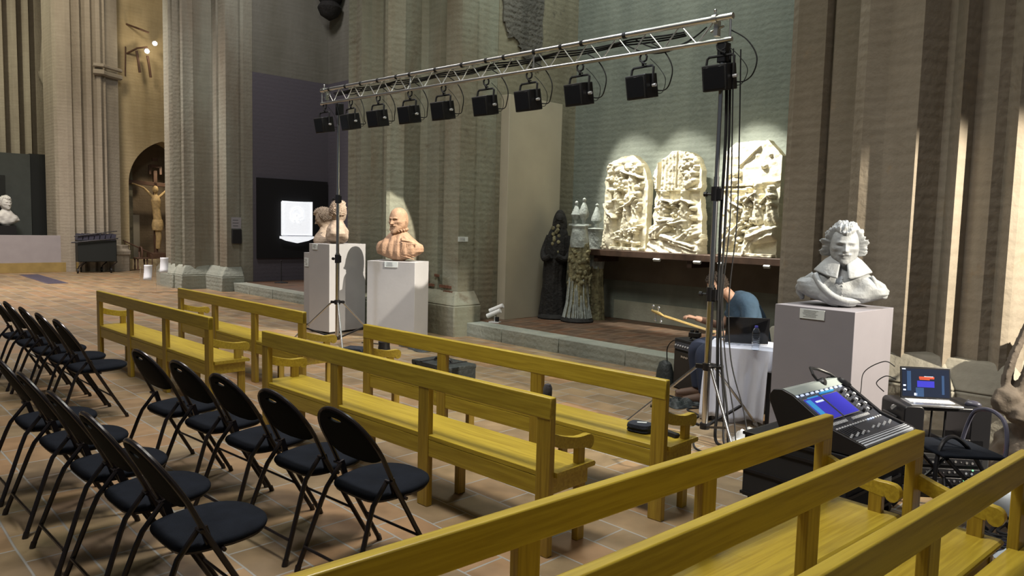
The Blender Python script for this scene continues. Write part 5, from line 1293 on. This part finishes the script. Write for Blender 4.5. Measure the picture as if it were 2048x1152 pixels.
for x, n_ in ((.18, 10), (.43, 12)):
    for i in range(n_): onface(x-.09+i*.018, .08, .010, .018, 'key', M_ltgrey, t, .008)
for i in range(22): onface(.06+i*.026, .52, .006, .085, 'fader_slot', M_gloss, t, .002, True) if i < 8 else None
for i in range(24):
    if 9 < i < 13: continue
    x = .05+i*.025; onface(x, (.26 if i < 10 else .34)+.05*(i % 3), .007, .012, 'fader_cap', M_ltgrey, t, .009, True)
for i in range(18): onface(.07+i*.033, .88, .016, .010, 'key', M_wdisp if i in (12, 13, 14) else M_ltgrey, t, .006, True)
onface(.03, .75, .012, .01, 'record_lamp', M_red, t, .008, True)
t = thing('console_flight_case', 'black flight case standing on the floor under the mixing console', 'flight case', (-1.53, 4.19, 0), math.radians(86))
MB().box((.345, .36, .275), (.70, .66, .41)).build('shell', M_blackm, t, bevel=.01)
for z in (.09, .24, .40, .47): MB().box((.345, .36, z), (.715, .675, .018)).build('edge_strip', M_black, t)
for x in (.08, .61):
    for y in (.08, .64): MB().cyl((x-.02, y, .045), (x+.02, y, .045), .045, 12).build('castor', M_black, t)
MB().box((.50, .024, .22), (.11, .012, .09)).build('handle_plate', M_silver, t); MB().box((.30, .024, .36), (.03, .01, .03)).build('latch', M_silver, t)
# headphones hung over the corner of the console
t = thing('headphones', 'black headphones resting on the right top corner of the console', 'headphones', (-1.97, 4.83, .758), math.radians(86+8))
MB().tube([(-.115+.0, .0, .0), (-.12, .05, .055), (-.06, .09, .085), (.02, .07, .07), (.075, .01, .04), (.085, -.06, .0)], .010, 8, flat=1).build('headband', M_black, t)
for p, e in (((.075, -.085, -.005), (.5, .3, .3)), ((-.118, -.02, -.0), (1.2, 0, .2))):
    mb = MB(); mb.lathe([(.02, -.022), (.042, -.018), (.047, 0), (.044, .014), (.03, .02), (.005, .021)], 18, T3(p, e)); mb.build('ear_cup', M_black, t)
# ================================================================== RACK, NOTEBOOK
RY = math.radians(42.6)
t = thing('rack_case', 'black moulded rack case with an open bay, carrying the small notebook computer', 'rack case', (-1.60, 5.25, 0), RY)
HT2 = .60
for x0, x1 in ((-.03, .10), (.40, .53)):
    c = MB().rbox(((x0+x1)/2, .15, .46), (x1-x0, .34, .29), .03).build('end_block', M_black, t, bevel=.006)
MB().box((.25, .15, HT2-.012), (.50, .32, .024)).build('top_board', M_black, t, bevel=.006)
MB().box((.25, .15, .325), (.50, .32, .022)).build('shelf_board', M_black, t, bevel=.004)
for x in (.16, .25): MB().tube([(x, .02, .335), (x+.005, .02, .595)], .007, 6).build('support_bar', M_black, t)
MB().tube([(.06, .0, .335), (.075, .0, .59)], .009, 6).build('support_bar', M_black, t)
MB().box((-.045, .15, .47), (.02, .20, .10)).build('side_handle', M_black, t, bevel=.008)
MB().cyl((-.052, .08, .57), (-.052, .09, .57), .02, 8).build('handle_stud', M_silver, t)
rc = MB().box((.36, .10, .365), (.26, .24, .055)).build('receiver', M_black, t, bevel=.003)
MB().box((.33, -.023, .372), (.10, .004, .034)).build('red_display', M_red, rc); MB().box((.25, -.023, .395), (.30, .004, .004)).build('trim_line', M_silver, rc)
MB().box((.08, -.012, .375), (.06, .004, .012)).build('name_strip', M_ltgrey, t)
t = thing('equipment_rack', 'lower black rack of cabled equipment with small lights, under the moulded case', 'equipment rack', (-1.62, 5.22, 0), RY)
MB().box((.26, .16, .155), (.60, .38, .30)).build('case', M_blackm, t, bevel=.01)
for z in (.06, .12, .18, .25):
    u = MB().box((.26, -.036, z), (.50, .012, .046)).build('rack_unit', M_black, t, bevel=.002)
    mb = MB()
    for i in range(12): mb.cyl((.05+i*.036, -.046, z+.004*math.sin(i)), (.05+i*.036, -.040, z+.004*math.sin(i)), .008 if i % 3 else .004, 8)
    mb.build('sockets', M_silver, u)
for x, z, m in ((.06, .20, M_bulb), (.40, .13, M_grn), (.34, .07, M_wdisp), (.22, .19, M_wdisp), (.45, .20, M_grn)): MB().ball((x, -.046, z), .006, 8, 5).build('indicator_lamp', m, t)
laptop('small notebook computer showing an audio program on the black rack case', (-1.57, 5.50, .6005), math.radians(38), .325, .19, .215, .22, M_silver, True, kb=M_ltgrey)
t = thing('computer_mouse', 'dark computer mouse beside the small notebook on the rack case', 'mouse', (-1.315, 5.615, .6005), math.radians(100))
mb = MB(); mb.ball((0, 0, .012), .05, 20, 10, (.62, 1, .5)); mb.v = [Vector((v.x, v.y, max(0, v.z))) for v in mb.v]; mb.build('body', mat('mouse_grey', (.05, .05, .07), .3), t)
MB().cyl((-.003, .03, .034), (.003, .03, .034), .008, 8).build('wheel', M_silver, t)
t = thing('small_tablet', 'small dark tablet leaning at the front of the open rack bay', 'tablet', (-1.43, 5.20, .345), RY)
MB().box((-.01, .0, .03), (.20, .13, .012), rotm(.35, .12, .2)).build('case', M_black, t, bevel=.003); MB().box((-.01, -.002, .038), (.16, .10, .003), rotm(.35, .12, .2)).build('screen', mat('tablet_glass', (.16, .16, .19), .25), t)
for k, (pts, lab) in enumerate((([(-1.76, 5.44, .82), (-1.84, 5.46, .84), (-1.98, 5.50, .74), (-1.99, 5.48, .60), (-2.0, 5.45, .30), (-2.0, 5.4, .01)], 'thin black lead looping from the upper left side of the small notebook'),
                     ([(-1.75, 5.45, .73), (-1.82, 5.46, .74), (-1.88, 5.46, .68), (-1.84, 5.50, .62)], 'thin black lead plugged low in the left side of the small notebook'))):
    o = MB().tube(spline([W(*p) for p in pts], 8), .0035, 6).build('audio_lead', M_blackm); tag(o, lab, 'cable')
# operator's tubular chair: hoop back with no panel
oc = thing('tubular_chair', 'black tubular chair with flat dark seat and open hoop back, behind the console', 'chair', (-1.27, 5.00, 0), math.radians(140))
MB().box((0, -.02, .445), (.40, .40, .022), rotm(.04)).build('seat', M_chairf, oc, bevel=.008)
MB().tube(spline([(.19, -.20, .40), (.17, -.22, .54), (.13, -.23, .635), (.05, -.235, .675), (-.05, -.235, .675), (-.13, -.23, .635), (-.17, -.22, .54), (-.19, -.20, .40)], 7), .0125, 8).build('back_hoop', mat('grey_tube', (.07, .07, .10), .3), oc)
for s_ in (-1, 1):
    MB().tube([(s_*.19, -.21, .42), (s_*.20, .22, .01)], .012, 8).build('leg', M_tube, oc); MB().tube([(s_*.17, .14, .43), (s_*.18, -.28, .01)], .012, 8).build('leg', M_tube, oc)
MB().cyl((-.18, -.2, .09), (.18, -.2, .09), .009, 8).build('stretcher', M_tube, oc)
t = thing('music_stand', 'folded black tubular stand bent over in front of the rack', 'stand', (-1.24, 4.88, 0), math.radians(80))
MB().tube(spline([(-.10, .0, .01), (-.12, .02, .30), (-.06, .03, .48), (.06, .02, .53), (.18, -.03, .44), (.30, -.10, .24)], 7), .013, 8).build('bent_tube', M_black, t)
for x1, y1 in ((.18, .10), (-.20, -.12), (.10, -.2)): MB().tube([(-.05, .0, .30), (x1, y1, .012)], .010, 8).build('leg', M_black, t)
# cable tangle and papers on the floor by the rack
rr = random.Random(11)
tc = [('grey cable looped on the floor behind the right bench bank', M_ltgrey), ('black cable looped on the floor before the equipment rack', M_blackm), ('dark blue cable looped on the floor by the rack', mat('blue_cable', (.02, .02, .06), .5)), ('black cable winding from the rack towards the benches', M_blackm), ('thick black cable curled beside the tubular chair', M_blackm)]
for k, (lab, m) in enumerate(tc):
    c = (-1.10+.09*k-.1, 4.45+.13*k); pts = [W(c[0]+rr.uniform(-.22, .22), c[1]+rr.uniform(-.26, .26), .012+.006*k) for _ in range(9)]
    o = MB().tube(spline(pts, 7), .006+.001*k, 6).build('cable_coil', m); tag(o, lab, 'cable')
blob_cloth('white crumpled paper lying on the floor behind the middle right bench', -1.12, 4.28, .14, .05, 3, mat('white_paper', (.6, .63, .66), .8))
blob_cloth('pale blue crumpled bag on the floor behind the rightmost bench', -.62, 4.75, .20, .16, 5, mat('pale_blue_cloth', (.42, .47, .52), .8))
blob_cloth('grey crumpled sheet on the floor by the tubular chair', -.92, 5.62, .26, .22, 9, mat('grey_sheet', (.46, .50, .54), .8))
# ================================================================== STONE DRAPERY AT THE RIGHT EDGE
t = thing('stone_drapery', 'brown carved stone drapery fragment at the right picture edge', 'sculpture', (-1.24, 6.17, 0), math.radians(0))
DX = W(1, 0, 0)
mb = MB()
def dw(x, y, z):  # x to the right of the picture, y away
    v = Vector((x, y, z)); return Matrix.Rotation(-ANG, 4, 'Z') @ v
def ribbon(mb, path, wv, w, th, seed, n=26):
    """a carved sheet of cloth: swept along path, wv gives its width, creased across"""
    P = spline(path, n//(len(path)-1)+1); rows = []
    wv = Vector(wv)
    for i, p in enumerate(P):
        u = i/(len(P)-1); row = []
        for k in range(13):
            v = k/12; cr = .016*math.sin(v*11+seed+u*2.2)+.010*math.sin(v*23+seed*2-u*3)
            row.append(dw(*(Vector(p)+wv*w*(v-.15)*(1-.25*u)+Vector((.35*cr, -cr, .3*cr)))))
        rows.append(row)
    back = [[q_ + dw(.01, th, 0) for q_ in r] for r in rows]
    ring = [r + b_[::-1] for r, b_ in zip(rows, back)]
    mb.loft(ring)
def rock(mb, c, r, seed, sc):
    mbb = MB(); mbb.ball((0, 0, 0), 1, 26, 16)
    for v in mbb.v:
        d = v.normalized(); q_ = r*(1+.38*vnoise(d, 1.6, seed)+.22*abs(vnoise(d, 3.4, seed))-.10*abs(vnoise(d, 7, seed))); v.xyz = dw(c[0]+d.x*q_*sc[0], c[1]+d.y*q_*sc[1], c[2]+d.z*q_*sc[2])
    mb.add(mbb.v, mbb.f)
ribbon(mb, [(.22, .02, 1.30), (.13, .0, 1.17), (.05, -.02, 1.01), (-.03, -.05, .84), (-.055, -.06, .70), (-.02, -.05, .60)], (.8, .5, .0), .14, .05, 1.0)
ribbon(mb, [(.34, .02, 1.24), (.22, -.02, 1.08), (.13, -.06, .93), (.06, -.09, .80), (.03, -.09, .66), (.05, -.08, .58)], (.85, .4, 0), .10, .04, 2.5)
ribbon(mb, [(.44, .12, 1.2), (.36, .12, 1.0), (.28, .14, .8), (.24, .14, .56)], (.9, .3, 0), .22, .06, 4)
rock(mb, (-.045, -.05, .58), .085, 3, (1.1, .9, 1.15)); rock(mb, (.05, -.09, .50), .085, 7, (1.2, .9, .9)); rock(mb, (.16, -.06, .40), .12, 9, (1.2, .9, .9)); rock(mb, (.32, .0, .48), .16, 12, (1.1, .9, 1.2))
rock(mb, (.20, .0, .18), .22, 15, (1.2, .9, .95)); rock(mb, (.40, .05, .16), .20, 18, (1.1, 1, 1))
o = mb.build('folds', M_drape, t); remesh(o, .013, 5)

# ================================================================== SMALL THINGS ON BENCHES AND FLOOR
t = thing('pencil_pouch', 'dark navy zipped pouch with a white label on the bench seat', 'pouch', (-2.70, 3.80, BS+.001), math.radians(8))
Mn = mat('navy_fabric', (.012, .017, .030), .7, bump=.3, bscale=80)
MB().loft([[(math.copysign(abs(math.cos(a))**.6, math.cos(a))*w, math.copysign(abs(math.sin(a))**.6, math.sin(a))*d, z) for a in [2*PI*k/28 for k in range(28)]] for w, d, z in ((.070, .055, .0), (.080, .065, .008), (.076, .060, .022), (.080, .066, .030), (.076, .060, .050), (.04, .03, .056))]).build('pouch', Mn, t)
MB().box((.010, .0, .057), (.060, .024, .002), rotm(0, 0, .5)).build('label', M_card, t)
t = thing('eyeglass_case', 'slim dark case on the bench seat behind the end post', 'case', (-2.52, 3.86, BS+.001), math.radians(-10))
MB().rbox((0, 0, .013), (.13, .04, .026), .012).build('shell', M_blackm, t)
t = thing('microphone', 'dark grey foam-topped microphone on a thin stand behind the bench end', 'microphone', (-2.62, 2.84, 0), 0)
MB().lathe([(.03, 0), (.03, .01), (.02, .022), (.012, .03)], 16).build('base', M_blackm, t); MB().cyl((0, 0, .02), (0, 0, .80), .008, 8).build('stand', M_blackm, t)
MB().lathe([(.012, .78), (.022, .80), (.024, .84), (.024, .875), (.016, .893), (.002, .898)], 16).build('foam_top', mat('foam_grey', (.06, .058, .065), .9, bump=.4, bscale=300), t)
t = thing('road_case', 'black vinyl equipment case on the floor between the benches and the step', 'case', (-6.645, 4.94, 0), 0)
MB().box((.325, .195, .095), (.65, .39, .19)).build('box', M_trunk, t, bevel=.012)
MB().rbox((.325, .195, .175), (.655, .395, .05), .012).build('lid', M_trunk, t, bevel=.006)
for x in (.17, .48): MB().box((x, .195, .203), (.035, .40, .004)).build('strap', M_black, t)
MB().tube(spline([(.22, .15, .202), (.25, .17, .235), (.40, .20, .235), (.44, .22, .202)], 5), .014, 8).build('handle', M_black, t)
for x in (.06, .59): MB().box((x, -.004, .15), (.04, .01, .05)).build('latch', M_black, t)
t = thing('microphone_clamp', 'small black microphone standing on the floor before the white pedestal', 'microphone', (-8.15, 5.60, 0), .3)
MB().lathe([(.08, 0), (.085, .03), (.075, .10), (.08, .14), (.06, .15)], 14).build('body', M_black, t); MB().tube([(0, 0, .12), (.05, .02, .20), (.09, .03, .24)], .04, 10).build('head', M_black, t); MB().cyl((-.30, -.10, .11), (.0, 0, .10), .007, 6).build('arm', M_blackm, t)
t = thing('small_dark_bag', 'small dark bag flat on the floor behind the bench with the long rail', 'bag', (-8.35, 5.28, 0), .5)
MB().rbox((0, 0, .035), (.30, .20, .07), .03).build('bag', Mn, t, bevel=.01)
blob_cloth('tangle of black straps on the floor right of the small microphone', -8.02, 6.20, .22, .05, 12, M_trunk, 1.6)
#INSERT
